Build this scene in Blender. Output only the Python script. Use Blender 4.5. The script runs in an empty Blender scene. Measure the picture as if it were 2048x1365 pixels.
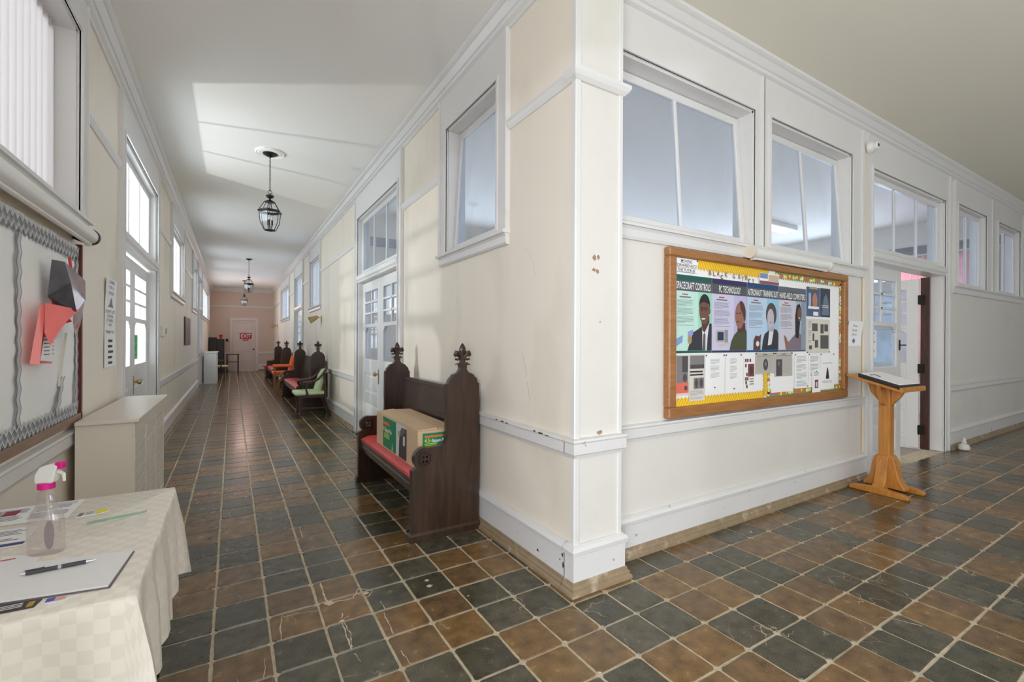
import bpy, bmesh, math, random
from mathutils import Vector, Matrix
random.seed(7)
SC = bpy.context.scene
COL = SC.collection
PI = math.pi

# ------------------------------------------------------------------ camera
cam_d = bpy.data.cameras.new('camera')
cam_d.sensor_width = 36.0
cam_d.lens = 918.0 / 2048.0 * 36.0
cam_d.clip_start = 0.02
cam = bpy.data.objects.new('camera', cam_d)
COL.objects.link(cam)
CAM_YAW, CAM_ROLL, CAM_H = 0.5475, 0.0045, 1.388
cam.matrix_world = (Matrix.Translation((0, 0, CAM_H)) @ Matrix.Rotation(-CAM_YAW, 4, 'Z')
                    @ Matrix.Rotation(PI / 2, 4, 'X') @ Matrix.Rotation(CAM_ROLL, 4, 'Z'))
SC.camera = cam

# ------------------------------------------------------------------ key planes (metres)
XR, XL = 1.62, -0.83          # right / left faces of the corridor
YW, YE, YB = 2.145, 23.8, -2.6  # wing wall, corridor end wall, wall behind the camera
ZC = 3.66                     # ceiling
XE = 13.6                     # far end of the wing
XROOM, YROOM = 11.6, 8.6      # far sides of the classroom behind the wing wall
WT = 0.16                     # wall thickness

# ------------------------------------------------------------------ world, daylight, exposure
W = bpy.data.worlds.new('overcast_sky'); SC.world = W
W.use_nodes = True
_bg = W.node_tree.nodes['Background']
_bg.inputs[0].default_value = (0.86, 0.93, 1.0, 1)
_bg.inputs[1].default_value = 1.3
SC.view_settings.view_transform = 'Standard'
SC.view_settings.look = 'None'
SC.view_settings.exposure = 0.72
SC.view_settings.gamma = 1.0
SC.view_settings.use_curve_mapping = False
SC.cycles.max_bounces = 16
SC.cycles.diffuse_bounces = 9
SC.cycles.transparent_max_bounces = 24

def sky_light(name, loc, direction, sx, sy, power, color=(0.93, 0.97, 1.0)):
    """daylight standing in a window opening, shining along direction"""
    l = bpy.data.lights.new(name, 'AREA')
    l.shape = 'RECTANGLE'; l.size = sx; l.size_y = sy
    l.energy = power; l.color = color
    o = bpy.data.objects.new(name, l)
    o.location = loc
    o.rotation_euler = Vector(direction).to_track_quat('-Z', 'Z').to_euler()
    COL.objects.link(o)
    return o

COOL = (0.95, 0.975, 1.0)
BLUE = (0.90, 0.95, 1.0)
NEUT = (1.0, 0.975, 0.94)
# left side of the corridor: open door behind the viewer, window, glazed double door, windows further down
for nm, y0, y1, z0, z1, p in (('entrance', -1.8, 0.15, 0.1, 3.1, 128), ('window', 1.85, 3.75, 2.2, 3.2, 6), ('door', 5.3, 7.2, 1.1, 3.15, 48),
                              ('window', 9.1, 10.8, 2.2, 3.2, 36), ('window', 13.5, 14.8, 2.2, 3.2, 26),
                              ('door', 15.9, 16.9, 1.1, 3.15, 24), ('window', 17.8, 22.5, 2.2, 3.2, 24)):
    sky_light('daylight_left_' + nm, (XL - 1.0, (y0 + y1) / 2, (z0 + z1) / 2), (1, 0, -0.08), (y1 - y0) + 0.7, (z1 - z0) + 0.3, p * 1.35, (0.86, 0.95, 1.0) if y0 > 4 else COOL)
# fill lights added at invented tall windows behind the viewer
for x0, x1, p in ((0.2, 1.6, 27), (2.3, 3.7, 11), (4.6, 6.0, 7), (7.2, 8.6, 5), (10.0, 11.4, 4)):
    sky_light('back_window_fill', ((x0 + x1) / 2, YB - 0.35, 1.95), (0, 1, 0.0), x1 - x0, 2.2, p, NEUT)
# classroom behind the wing wall
for y0, y1 in ((2.9, 4.3), (4.9, 6.3), (6.9, 8.3)):
    sky_light('daylight_classroom_end', (XROOM + 0.45, (y0 + y1) / 2, 2.0), (-1, 0, 0.1), y1 - y0, 2.0, 74, BLUE)
for x0, x1 in ((3.0, 4.6), (5.6, 7.2), (8.2, 9.8)):
    sky_light('daylight_classroom_side', ((x0 + x1) / 2, YROOM + 0.45, 2.0), (0, -1, 0.1), x1 - x0, 2.0, 42, BLUE)
# low bright reflections outside the left doors: they throw the transom pattern on the ceiling and the door shape on the wing wall
def glint(name, loc, power, color):
    l = bpy.data.lights.new(name, 'POINT'); l.energy = power; l.color = color; l.shadow_soft_size = 0.3 if name.startswith('lantern') else 0.03
    o = bpy.data.objects.new(name, l); o.location = loc; COL.objects.link(o)
glint('porch_light_door', (XL - 1.66, 6.25, 1.60), 115, (1.0, 0.95, 0.90))
glint('porch_light_entrance', (XL - 1.70, -3.37, 1.70), 165, (0.74, 0.80, 1.0))
# warm fill added at the farthest lantern, which shows no lit bulb
glint('lantern_warm_fill', (0.39, 20.2, 2.58), 13, (1.0, 0.66, 0.58))

# ------------------------------------------------------------------ mesh helpers
def smooth(me, ang=0.7):
    me.shade_smooth()
    me.set_sharp_from_angle(angle=ang)

class MB:
    """collects shapes, T maps (u, d, z) wall coordinates to world when given"""
    def __init__(s, T=None):
        s.v = []; s.f = []; s.T = T
    def add(s, vs, fs):
        o = len(s.v)
        s.v += [tuple(p) for p in vs]
        s.f += [tuple(i + o for i in q) for q in fs]
        return s
    def box(s, x0, x1, y0, y1, z0, z1):
        return s.add([(x0, y0, z0), (x1, y0, z0), (x1, y1, z0), (x0, y1, z0), (x0, y0, z1), (x1, y0, z1), (x1, y1, z1), (x0, y1, z1)],
                     [(0, 3, 2, 1), (4, 5, 6, 7), (0, 1, 5, 4), (1, 2, 6, 5), (2, 3, 7, 6), (3, 0, 4, 7)])
    def hexa(s, b, t):
        """8 corners: bottom quad b, top quad t"""
        return s.add(list(b) + list(t), [(0, 3, 2, 1), (4, 5, 6, 7), (0, 1, 5, 4), (1, 2, 6, 5), (2, 3, 7, 6), (3, 0, 4, 7)])
    def extr(s, prof, u0, u1):
        """profile [(d, z)] swept along u"""
        n = len(prof)
        vs = [(u0, d, z) for d, z in prof] + [(u1, d, z) for d, z in prof]
        fs = [tuple(range(n)), tuple(range(2 * n - 1, n - 1, -1))]
        fs += [(i, i + n, (i + 1) % n + n, (i + 1) % n) for i in range(n)]
        return s.add(vs, fs)
    def prism(s, poly, a, b, axis='y'):
        n = len(poly)
        def P(p, h):
            return {'y': (p[0], h, p[1]), 'z': (p[0], p[1], h), 'x': (h, p[0], p[1])}[axis]
        vs = [P(p, a) for p in poly] + [P(p, b) for p in poly]
        fs = [tuple(range(n)), tuple(range(2 * n - 1, n - 1, -1))]
        fs += [(i, i + n, (i + 1) % n + n, (i + 1) % n) for i in range(n)]
        return s.add(vs, fs)
    def cyl(s, p0, p1, r0, r1=None, n=12):
        p0 = Vector(p0); p1 = Vector(p1); r1 = r0 if r1 is None else r1
        d = (p1 - p0).normalized()
        a = d.orthogonal().normalized(); b = d.cross(a)
        vs = []
        for p, r in ((p0, r0), (p1, r1)):
            for i in range(n):
                t = 2 * PI * i / n
                vs.append(p + (a * math.cos(t) + b * math.sin(t)) * r)
        fs = [(i, (i + 1) % n, (i + 1) % n + n, i + n) for i in range(n)]
        fs += [tuple(range(n - 1, -1, -1)), tuple(range(n, 2 * n))]
        return s.add(vs, fs)
    def tube(s, pts, r, n=8, sy=1.0, closed=False):
        pts = [Vector(p) for p in pts]
        m = len(pts)
        rr = r if isinstance(r, (list, tuple)) else [r] * m
        base = len(s.v); ref = None
        for i, p in enumerate(pts):
            if closed:
                d = pts[(i + 1) % m] - pts[i - 1]
            else:
                d = pts[min(i + 1, m - 1)] - pts[max(i - 1, 0)]
            d.normalize()
            if ref is None:
                ref = Vector((0, 0, 1)) if abs(d.z) < 0.9 else Vector((1, 0, 0))
            a = (ref - d * ref.dot(d)).normalized(); ref = a
            b = d.cross(a)
            for k in range(n):
                t = 2 * PI * k / n
                s.v.append(tuple(p + a * (math.cos(t) * rr[i]) + b * (math.sin(t) * rr[i] * sy)))
        for i in range(m if closed else m - 1):
            j = (i + 1) % m
            for k in range(n):
                s.f.append((base + i * n + k, base + i * n + (k + 1) % n, base + j * n + (k + 1) % n, base + j * n + k))
        if not closed:
            s.f.append(tuple(base + k for k in range(n - 1, -1, -1)))
            s.f.append(tuple(base + (m - 1) * n + k for k in range(n)))
        return s
    def lathe(s, prof, n=16, c=(0, 0, 0), sx=1, sy=1):
        base = len(s.v); m = len(prof)
        for r, z in prof:
            for k in range(n):
                t = 2 * PI * (k + 0.5) / n
                s.v.append((c[0] + math.cos(t) * r * sx, c[1] + math.sin(t) * r * sy, c[2] + z))
        for i in range(m - 1):
            for k in range(n):
                s.f.append((base + i * n + k, base + i * n + (k + 1) % n, base + (i + 1) * n + (k + 1) % n, base + (i + 1) * n + k))
        s.f.append(tuple(base + k for k in range(n - 1, -1, -1)))
        s.f.append(tuple(base + (m - 1) * n + k for k in range(n)))
        return s
    def ball(s, c, r, n=10, sx=1, sy=1, sz=1):
        m = max(4, n // 2 + 1)
        pr = [(max(1e-4, r * math.sin(PI * i / m)), -r * sz * math.cos(PI * i / m)) for i in range(m + 1)]
        return s.lathe(pr, n, c, sx, sy)
    def ring(s, c, R, r, n=16, k=6, axis='z', sy=1.0):
        pts = []
        for i in range(n):
            t = 2 * PI * i / n
            a, b = math.cos(t) * R, math.sin(t) * R * sy
            pts.append({'z': (c[0] + a, c[1] + b, c[2]), 'y': (c[0] + a, c[1], c[2] + b), 'x': (c[0], c[1] + a, c[2] + b)}[axis])
        return s.tube(pts, r, k, closed=True)
    def quad(s, *p):
        return s.add(p, [tuple(range(len(p)))])
    def mesh(s, name, bevel=0.0, sm=False, ang=0.7, keepn=False):
        me = bpy.data.meshes.new(name)
        vs = [s.T(*p) for p in s.v] if s.T else s.v
        me.from_pydata(vs, [], s.f)
        bm = bmesh.new(); bm.from_mesh(me)
        if not keepn:
            bmesh.ops.recalc_face_normals(bm, faces=bm.faces)
        if bevel:
            bmesh.ops.bevel(bm, geom=[e for e in bm.edges if len(e.link_faces) == 2 and e.calc_face_angle(0) > 0.35],
                            offset=bevel, segments=1, affect='EDGES', clamp_overlap=True)
        bm.to_mesh(me); bm.free()
        if sm:
            smooth(me, ang)
        return me
    def obj(s, name, mat, parent=None, bevel=0.0, sm=False, ang=0.7, keepn=False):
        me = s.mesh(name, bevel, sm, ang, keepn)
        if mat: me.materials.append(mat)
        o = bpy.data.objects.new(name, me)
        COL.objects.link(o)
        if parent: o.parent = parent
        return o

def tag(o, label, cat, group=None):
    o['label'] = label; o['category'] = cat
    if group: o['group'] = group
    return o
def thing(name, label, cat, loc=(0, 0, 0), rz=0.0, group=None):
    o = bpy.data.objects.new(name, None)
    o.empty_display_size = 0.1
    COL.objects.link(o)
    o.location = loc; o.rotation_euler = (0, 0, rz)
    return tag(o, label, cat, group)
def struct(o, label=None):
    o['kind'] = 'structure'
    if label: o['label'] = label
    return o
def copy_tree(o, parent=None):
    c = o.copy(); COL.objects.link(c)
    c.parent = parent
    for ch in list(o.children):
        copy_tree(ch, c)
    return c

# wall coordinates: u along the wall, d out of the wall into the corridor, z up
FR = lambda u, d, z: (XR - d, u, z)
FL = lambda u, d, z: (XL + d, u, z)
FW = lambda u, d, z: (u, YW - d, z)
FE = lambda u, d, z: (u, YE - d, z)
FB = lambda u, d, z: (u, YB + d, z)

# ------------------------------------------------------------------ materials
def _nt(name):
    m = bpy.data.materials.new(name); m.use_nodes = True
    nt = m.node_tree
    return m, nt, nt.nodes, nt.links, nt.nodes['Principled BSDF']
def pmat(name, col, rough=0.5, metal=0.0, var=0.08, vs=4.0, bump=0.0, bs=60.0, spec=0.5, coat=0.0,
         col2=None, mask_scale=None, mask_lo=0.55, mask_hi=0.7, stretch=None, detail=4):
    m, nt, N, L, B = _nt(name)
    tc = N.new('ShaderNodeNewGeometry')
    mp = N.new('ShaderNodeMapping'); L.new(tc.outputs['Position'], mp.inputs[0])
    if stretch: mp.inputs['Scale'].default_value = stretch
    nz = N.new('ShaderNodeTexNoise'); nz.inputs['Scale'].default_value = vs; nz.inputs['Detail'].default_value = detail
    L.new(mp.outputs[0], nz.inputs[0])
    mx = N.new('ShaderNodeMix'); mx.data_type = 'RGBA'
    mx.inputs[6].default_value = (*[max(0, c * (1 - var)) for c in col], 1)
    mx.inputs[7].default_value = (*[min(1, c * (1 + var)) for c in col], 1)
    L.new(nz.outputs[0], mx.inputs[0])
    out = mx.outputs[2]
    if col2:
        n2 = N.new('ShaderNodeTexNoise'); n2.inputs['Scale'].default_value = mask_scale or 2.0; n2.inputs['Detail'].default_value = 6
        L.new(mp.outputs[0], n2.inputs[0])
        rp = N.new('ShaderNodeMapRange'); rp.inputs[1].default_value = mask_lo; rp.inputs[2].default_value = mask_hi
        L.new(n2.outputs[0], rp.inputs[0])
        m2 = N.new('ShaderNodeMix'); m2.data_type = 'RGBA'
        L.new(rp.outputs[0], m2.inputs[0]); L.new(out, m2.inputs[6]); m2.inputs[7].default_value = (*col2, 1)
        out = m2.outputs[2]
    L.new(out, B.inputs['Base Color'])
    B.inputs['Roughness'].default_value = rough
    B.inputs['Metallic'].default_value = metal
    B.inputs['Specular IOR Level'].default_value = spec
    B.inputs['Coat Weight'].default_value = coat
    if bump:
        nb = N.new('ShaderNodeTexNoise'); nb.inputs['Scale'].default_value = bs; nb.inputs['Detail'].default_value = 3
        L.new(tc.outputs['Position'], nb.inputs[0])
        bp = N.new('ShaderNodeBump'); bp.inputs['Strength'].default_value = bump; bp.inputs['Distance'].default_value = 0.01
        L.new(nb.outputs[0], bp.inputs['Height']); L.new(bp.outputs[0], B.inputs['Normal'])
    return m
def flat(name, col, rough=0.7):
    m, nt, N, L, B = _nt(name)
    B.inputs['Base Color'].default_value = (*col, 1); B.inputs['Roughness'].default_value = rough
    return m
def srgb(r, g, b):
    f = lambda c: (c / 255 / 12.92) if c / 255 <= 0.04045 else ((c / 255 + 0.055) / 1.055) ** 2.4
    return (f(r), f(g), f(b))
def ink(name, r, g, b, rough=0.6):
    return flat(name, srgb(r, g, b), rough)
def wood(name, c1, c2, rough=0.35, scale=(6, 40, 40), coat=0.0, amt=1.0):
    """grain runs along the axis with the small scale, object coordinates"""
    m, nt, N, L, B = _nt(name)
    tc = N.new('ShaderNodeTexCoord')
    mp = N.new('ShaderNodeMapping'); mp.inputs['Scale'].default_value = scale
    L.new(tc.outputs['Object'], mp.inputs[0])
    nz = N.new('ShaderNodeTexNoise'); nz.inputs['Scale'].default_value = 1.0; nz.inputs['Detail'].default_value = 6; nz.inputs['Distortion'].default_value = 0.6
    L.new(mp.outputs[0], nz.inputs[0])
    rp = N.new('ShaderNodeValToRGB')
    rp.color_ramp.elements[0].position = 0.3; rp.color_ramp.elements[0].color = (*c1, 1)
    rp.color_ramp.elements[1].position = 0.7; rp.color_ramp.elements[1].color = (*c2, 1)
    L.new(nz.outputs[0], rp.inputs[0]); L.new(rp.outputs[0], B.inputs['Base Color'])
    B.inputs['Roughness'].default_value = rough; B.inputs['Coat Weight'].default_value = coat
    bp = N.new('ShaderNodeBump'); bp.inputs['Strength'].default_value = 0.12 * amt; bp.inputs['Distance'].default_value = 0.003
    L.new(nz.outputs[0], bp.inputs['Height']); L.new(bp.outputs[0], B.inputs['Normal'])
    return m
def glass_mat(name, tint=(1, 1, 1), refl=0.10, rough=0.02, diffuse=0.0, dcol=(0.8, 0.85, 0.9)):
    m = bpy.data.materials.new(name); m.use_nodes = True
    nt = m.node_tree; N = nt.nodes; L = nt.links; N.clear()
    out = N.new('ShaderNodeOutputMaterial')
    tr = N.new('ShaderNodeBsdfTransparent'); tr.inputs[0].default_value = (*tint, 1)
    gl = N.new('ShaderNodeBsdfGlossy'); gl.inputs['Roughness'].default_value = rough; gl.inputs[0].default_value = (0.95, 0.97, 1, 1)
    fr = N.new('ShaderNodeLayerWeight'); fr.inputs[0].default_value = 0.5
    pw = N.new('ShaderNodeMath'); pw.operation = 'POWER'; pw.inputs[1].default_value = 5.0; L.new(fr.outputs['Facing'], pw.inputs[0])
    ad = N.new('ShaderNodeMath'); ad.operation = 'MULTIPLY_ADD'; ad.inputs[1].default_value = 0.45; ad.inputs[2].default_value = refl * 0.5
    L.new(pw.outputs[0], ad.inputs[0])
    mx = N.new('ShaderNodeMixShader'); L.new(ad.outputs[0], mx.inputs[0])
    L.new(tr.outputs[0], mx.inputs[1]); L.new(gl.outputs[0], mx.inputs[2])
    last = mx.outputs[0]
    if diffuse:
        df = N.new('ShaderNodeBsdfDiffuse'); df.inputs[0].default_value = (*dcol, 1)
        geo = N.new('ShaderNodeNewGeometry')
        nz = N.new('ShaderNodeTexNoise'); nz.inputs['Scale'].default_value = 3.0; nz.inputs['Detail'].default_value = 5
        L.new(geo.outputs['Position'], nz.inputs[0])
        ml = N.new('ShaderNodeMath'); ml.operation = 'MULTIPLY'; ml.inputs[1].default_value = diffuse * 2
        L.new(nz.outputs[0], ml.inputs[0])
        m2 = N.new('ShaderNodeMixShader'); L.new(ml.outputs[0], m2.inputs[0]); L.new(last, m2.inputs[1]); L.new(df.outputs[0], m2.inputs[2])
        last = m2.outputs[0]
    L.new(last, out.inputs[0])
    return m

M = {}
M['wall'] = pmat('cream_wall_paint', (0.83, 0.755, 0.65), 0.55, var=0.05, vs=1.3, bump=0.12, bs=35, col2=(0.60, 0.55, 0.44), mask_scale=1.3, mask_lo=0.54, mask_hi=0.82, stretch=(1, 1, 0.45))
M['wing'] = pmat('grey_white_wall_paint', (0.72, 0.69, 0.64), 0.5, var=0.04, vs=1.5, bump=0.18, bs=22, col2=(0.66, 0.63, 0.57), mask_scale=1.6, mask_lo=0.55, mask_hi=0.85)
M['end'] = pmat('warm_lit_wall_paint', (0.66, 0.51, 0.43), 0.6, var=0.06, vs=1.0, bump=0.1)  # warm light of the corridor end is mixed into the wall colour
M['trim'] = pmat('white_gloss_paint', (0.73, 0.715, 0.70), 0.32, var=0.03, vs=2.5, bump=0.10, bs=45, col2=(0.70, 0.66, 0.58), mask_scale=5, mask_lo=0.64, mask_hi=0.8)
M['trimworn'] = pmat('worn_white_paint', (0.72, 0.705, 0.69), 0.35, var=0.04, vs=3, bump=0.15, bs=40, col2=(0.42, 0.33, 0.24), mask_scale=14, mask_lo=0.70, mask_hi=0.74)
M['shoe'] = pmat('dirty_brown_floor_moulding', (0.30, 0.22, 0.135), 0.45, var=0.3, vs=14, bump=0.2, bs=50, col2=(0.55, 0.46, 0.34), mask_scale=11, mask_lo=0.56, mask_hi=0.72)
M['ceilw'] = pmat('yellow_cast_ceiling_paint', (0.80, 0.76, 0.65), 0.7, var=0.03, vs=0.8, bump=0.06, bs=20)  # ceiling paint with the yellow light of the wing put into its colour
M['ceil'] = pmat('ceiling_paint', (0.84, 0.825, 0.79), 0.7, var=0.02, vs=0.8, bump=0.06, bs=20)
M['grout'] = pmat('floor_grout', (0.56, 0.47, 0.34), 0.8, var=0.45, vs=25, bump=0.5, bs=150)
M['glass'] = glass_mat('clear_glass', (0.97, 0.99, 1.0), 0.10)
M['glassin'] = glass_mat('old_interior_glass', (0.85, 0.90, 0.97), 0.09, 0.03, 0.05, (0.76, 0.80, 0.86))
M['frosted'] = glass_mat('frosted_glass', (0.75, 0.82, 0.88), 0.12, 0.2, 0.55, (0.62, 0.70, 0.78))
M['brass'] = pmat('aged_brass', (0.50, 0.36, 0.16), 0.35, 1.0, var=0.2, vs=30)
M['blackmetal'] = pmat('black_metal', (0.02, 0.018, 0.016), 0.4, 0.6, var=0.2, vs=20)
M['darkmetal'] = pmat('dark_bronze', (0.05, 0.045, 0.045), 0.35, 0.8, var=0.2, vs=20)
M['pew'] = wood('dark_oak_stain', (0.022, 0.011, 0.006), (0.058, 0.027, 0.014), 0.28, (30, 30, 3), 0.15)
M['pewbench'] = wood('dark_oak_bench', (0.026, 0.014, 0.010), (0.062, 0.034, 0.024), 0.26, (30, 3, 30), 0.15)
M['redvinyl'] = pmat('red_vinyl', (0.72, 0.085, 0.085), 0.32, var=0.2, vs=10, bump=0.25, bs=18, col2=(0.75, 0.35, 0.33), mask_scale=40, mask_lo=0.72, mask_hi=0.76)
M['green'] = pmat('pale_green_vinyl', (0.54, 0.68, 0.40), 0.38, var=0.08, vs=8, bump=0.1, bs=25)
M['orange'] = pmat('orange_vinyl', (0.95, 0.16, 0.035), 0.4, var=0.08, vs=8)
M['walnut'] = wood('dark_walnut', (0.035, 0.012, 0.009), (0.085, 0.030, 0.020), 0.35, (20, 20, 5), 0.1)
M['tanwood'] = wood('tan_bentwood', (0.28, 0.13, 0.05), (0.40, 0.20, 0.08), 0.4, (20, 20, 5))
M['oak'] = wood('honey_oak', (0.40, 0.15, 0.022), (0.57, 0.24, 0.045), 0.32, (40, 40, 4), 0.2)
M['frameoak'] = wood('oak_board_frame', (0.28, 0.115, 0.035), (0.40, 0.18, 0.06), 0.4, (5, 60, 60))
M['black'] = pmat('black_lacquer', (0.012, 0.011, 0.011), 0.35, var=0.2)
M['blackvinyl'] = pmat('black_vinyl_binder', (0.02, 0.018, 0.017), 0.45, var=0.2)
M['card'] = pmat('cardboard', (0.60, 0.43, 0.27), 0.75, var=0.06, vs=6, bump=0.05)
M['paper'] = flat('white_paper', (0.88, 0.87, 0.87), 0.75)
M['paper2'] = flat('cream_newsprint', (0.68, 0.64, 0.56), 0.8)
M['beige'] = pmat('beige_enamel', (0.74, 0.67, 0.57), 0.35, var=0.04, vs=3, bump=0.05)
M['gap'] = flat('dark_gap', (0.01, 0.008, 0.007), 0.8)
M['whiteplastic'] = flat('white_plastic', (0.80, 0.79, 0.76), 0.35)
M['tubeglass'] = flat('fluorescent_tube_off', (0.86, 0.85, 0.82), 0.2)
# ------------------------------------------------------------------ floor
TS = 0.23
GX0, GY0 = 1.079, 2.589
def tile_mat(name, c, c2, speck):
    m, nt, N, L, B = _nt(name)
    g = N.new('ShaderNodeNewGeometry')
    dv = N.new('ShaderNodeVectorMath'); dv.operation = 'SUBTRACT'; dv.inputs[1].default_value = (GX0, GY0, 0); L.new(g.outputs['Position'], dv.inputs[0])
    sc = N.new('ShaderNodeVectorMath'); sc.operation = 'SCALE'; sc.inputs['Scale'].default_value = 1 / TS; L.new(dv.outputs[0], sc.inputs[0])
    fl = N.new('ShaderNodeVectorMath'); fl.operation = 'FLOOR'; L.new(sc.outputs[0], fl.inputs[0])
    fz = N.new('ShaderNodeVectorMath'); fz.operation = 'MULTIPLY'; fz.inputs[1].default_value = (1, 1, 0); L.new(fl.outputs[0], fz.inputs[0])
    wn = N.new('ShaderNodeTexWhiteNoise'); wn.noise_dimensions = '3D'; L.new(fz.outputs[0], wn.inputs[0])
    mx = N.new('ShaderNodeMix'); mx.data_type = 'RGBA'; mx.inputs[6].default_value = (*c, 1); mx.inputs[7].default_value = (*c2, 1)
    L.new(wn.outputs[0], mx.inputs[0])
    nz = N.new('ShaderNodeTexNoise'); nz.inputs['Scale'].default_value = 14; nz.inputs['Detail'].default_value = 8; L.new(g.outputs['Position'], nz.inputs[0])
    mr = N.new('ShaderNodeMapRange'); mr.inputs[1].default_value = 0.3; mr.inputs[2].default_value = 0.75; mr.inputs[3].default_value = 0.60; mr.inputs[4].default_value = 1.5
    L.new(nz.outputs[0], mr.inputs[0])
    ml = N.new('ShaderNodeMix'); ml.data_type = 'RGBA'; ml.blend_type = 'MULTIPLY'; ml.inputs[0].default_value = 1
    L.new(mx.outputs[2], ml.inputs[6]); L.new(mr.outputs[0], ml.inputs[7])
    n2 = N.new('ShaderNodeTexNoise'); n2.inputs['Scale'].default_value = 170; n2.inputs['Detail'].default_value = 2; L.new(g.outputs['Position'], n2.inputs[0])
    r2 = N.new('ShaderNodeMapRange'); r2.inputs[1].default_value = 0.55; r2.inputs[2].default_value = 0.75; r2.inputs[4].default_value = 0.65; L.new(n2.outputs[0], r2.inputs[0])
    m3 = N.new('ShaderNodeMix'); m3.data_type = 'RGBA'; L.new(r2.outputs[0], m3.inputs[0]); L.new(ml.outputs[2], m3.inputs[6]); m3.inputs[7].default_value = (*speck, 1)
    # pale hairline scratches and cracks
    vo = N.new('ShaderNodeTexVoronoi'); vo.feature = 'DISTANCE_TO_EDGE'; vo.inputs['Scale'].default_value = 2.6
    wv = N.new('ShaderNodeVectorMath'); wv.operation = 'ADD'; L.new(g.outputs['Position'], wv.inputs[0])
    nw = N.new('ShaderNodeTexNoise'); nw.inputs['Scale'].default_value = 9; L.new(g.outputs['Position'], nw.inputs[0])
    ws = N.new('ShaderNodeVectorMath'); ws.operation = 'SCALE'; ws.inputs['Scale'].default_value = 0.12; L.new(nw.outputs['Color'], ws.inputs[0]); L.new(ws.outputs[0], wv.inputs[1])
    L.new(wv.outputs[0], vo.inputs['Vector'])
    cr = N.new('ShaderNodeMapRange'); cr.inputs[1].default_value = 0.004; cr.inputs[2].default_value = 0.0; L.new(vo.outputs['Distance'], cr.inputs[0])
    n4 = N.new('ShaderNodeTexNoise'); n4.inputs['Scale'].default_value = 2.2; L.new(g.outputs['Position'], n4.inputs[0])
    r4 = N.new('ShaderNodeMapRange'); r4.inputs[1].default_value = 0.56; r4.inputs[2].default_value = 0.62; L.new(n4.outputs[0], r4.inputs[0])
    cm = N.new('ShaderNodeMath'); cm.operation = 'MULTIPLY'; L.new(cr.outputs[0], cm.inputs[0]); L.new(r4.outputs[0], cm.inputs[1])
    m4 = N.new('ShaderNodeMix'); m4.data_type = 'RGBA'; L.new(cm.outputs[0], m4.inputs[0]); L.new(m3.outputs[2], m4.inputs[6]); m4.inputs[7].default_value = (0.55, 0.45, 0.32, 1)
    L.new(m4.outputs[2], B.inputs['Base Color'])
    rr = N.new('ShaderNodeMapRange'); rr.inputs[3].default_value = 0.14; rr.inputs[4].default_value = 0.34; L.new(nz.outputs[0], rr.inputs[0]); L.new(rr.outputs[0], B.inputs['Roughness'])
    B.inputs['Coat Weight'].default_value = 0.10; B.inputs['Specular IOR Level'].default_value = 0.42; B.inputs['Coat Roughness'].default_value = 0.12
    bp = N.new('ShaderNodeBump'); bp.inputs['Strength'].default_value = 0.25; bp.inputs['Distance'].default_value = 0.004; L.new(nz.outputs[0], bp.inputs['Height']); L.new(bp.outputs[0], B.inputs['Normal'])
    return m
M['tb'] = tile_mat('brown_quarry_tile', (0.210, 0.117, 0.040), (0.130, 0.078, 0.036), (0.33, 0.22, 0.11))
M['tg'] = tile_mat('dark_green_quarry_tile', (0.056, 0.051, 0.032), (0.090, 0.080, 0.053), (0.22, 0.18, 0.11))

fb = MB()
fb.box(XL - 0.4, XR + WT, YB - 0.2, YE + 0.3, -0.12, -0.0045)
fb.box(XR + WT, XE + 0.3, YB - 0.2, YW + WT + 0.02, -0.12, -0.0045)
floor = struct(fb.obj('floor', M['grout']), 'worn two-colour quarry tile floor')

def tile_mesh(mb, cx, cy, a, b, rot, dz, r=0.010, seed=0):
    rnd = random.Random(seed)
    h = 0.2205 / 2
    prof = []
    for q, (sx, sy) in enumerate(((1, -1), (1, 1), (-1, 1), (-1, -1))):
        rr = r * rnd.uniform(0.6, 1.6)
        pa = (sx * h, sy * (h - rr)) if sx * sy < 0 else (sx * (h - rr), sy * h)
        pb = (sx * (h - rr), sy * h) if sx * sy < 0 else (sx * h, sy * (h - rr))
        prof += [pb, pa] if sx * sy < 0 else [pb, pa]
        nx, ny = ((1, 0), (0, 1), (-1, 0), (0, -1))[q]
        for t in (-0.32, 0.33):
            tt = t * 2 * h; j_ = h + rnd.uniform(-0.0026, 0.0012)
            prof.append((nx * j_ - ny * tt, ny * j_ + nx * tt))
    n = len(prof); c, s_ = math.cos(rot), math.sin(rot)
    vs = []
    for sc, z in ((1.0, -0.006 + dz * 0.5), (0.975, dz)):
        for x, y in prof:
            x *= sc * a; y *= sc * b
            vs.append((cx + x * c - y * s_, cy + x * s_ + y * c, z))
    fs = [tuple(range(n, 2 * n))]
    fs += [(i, (i + 1) % n, (i + 1) % n + n, i + n) for i in range(n)]
    mb.add(vs, fs)
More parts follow.
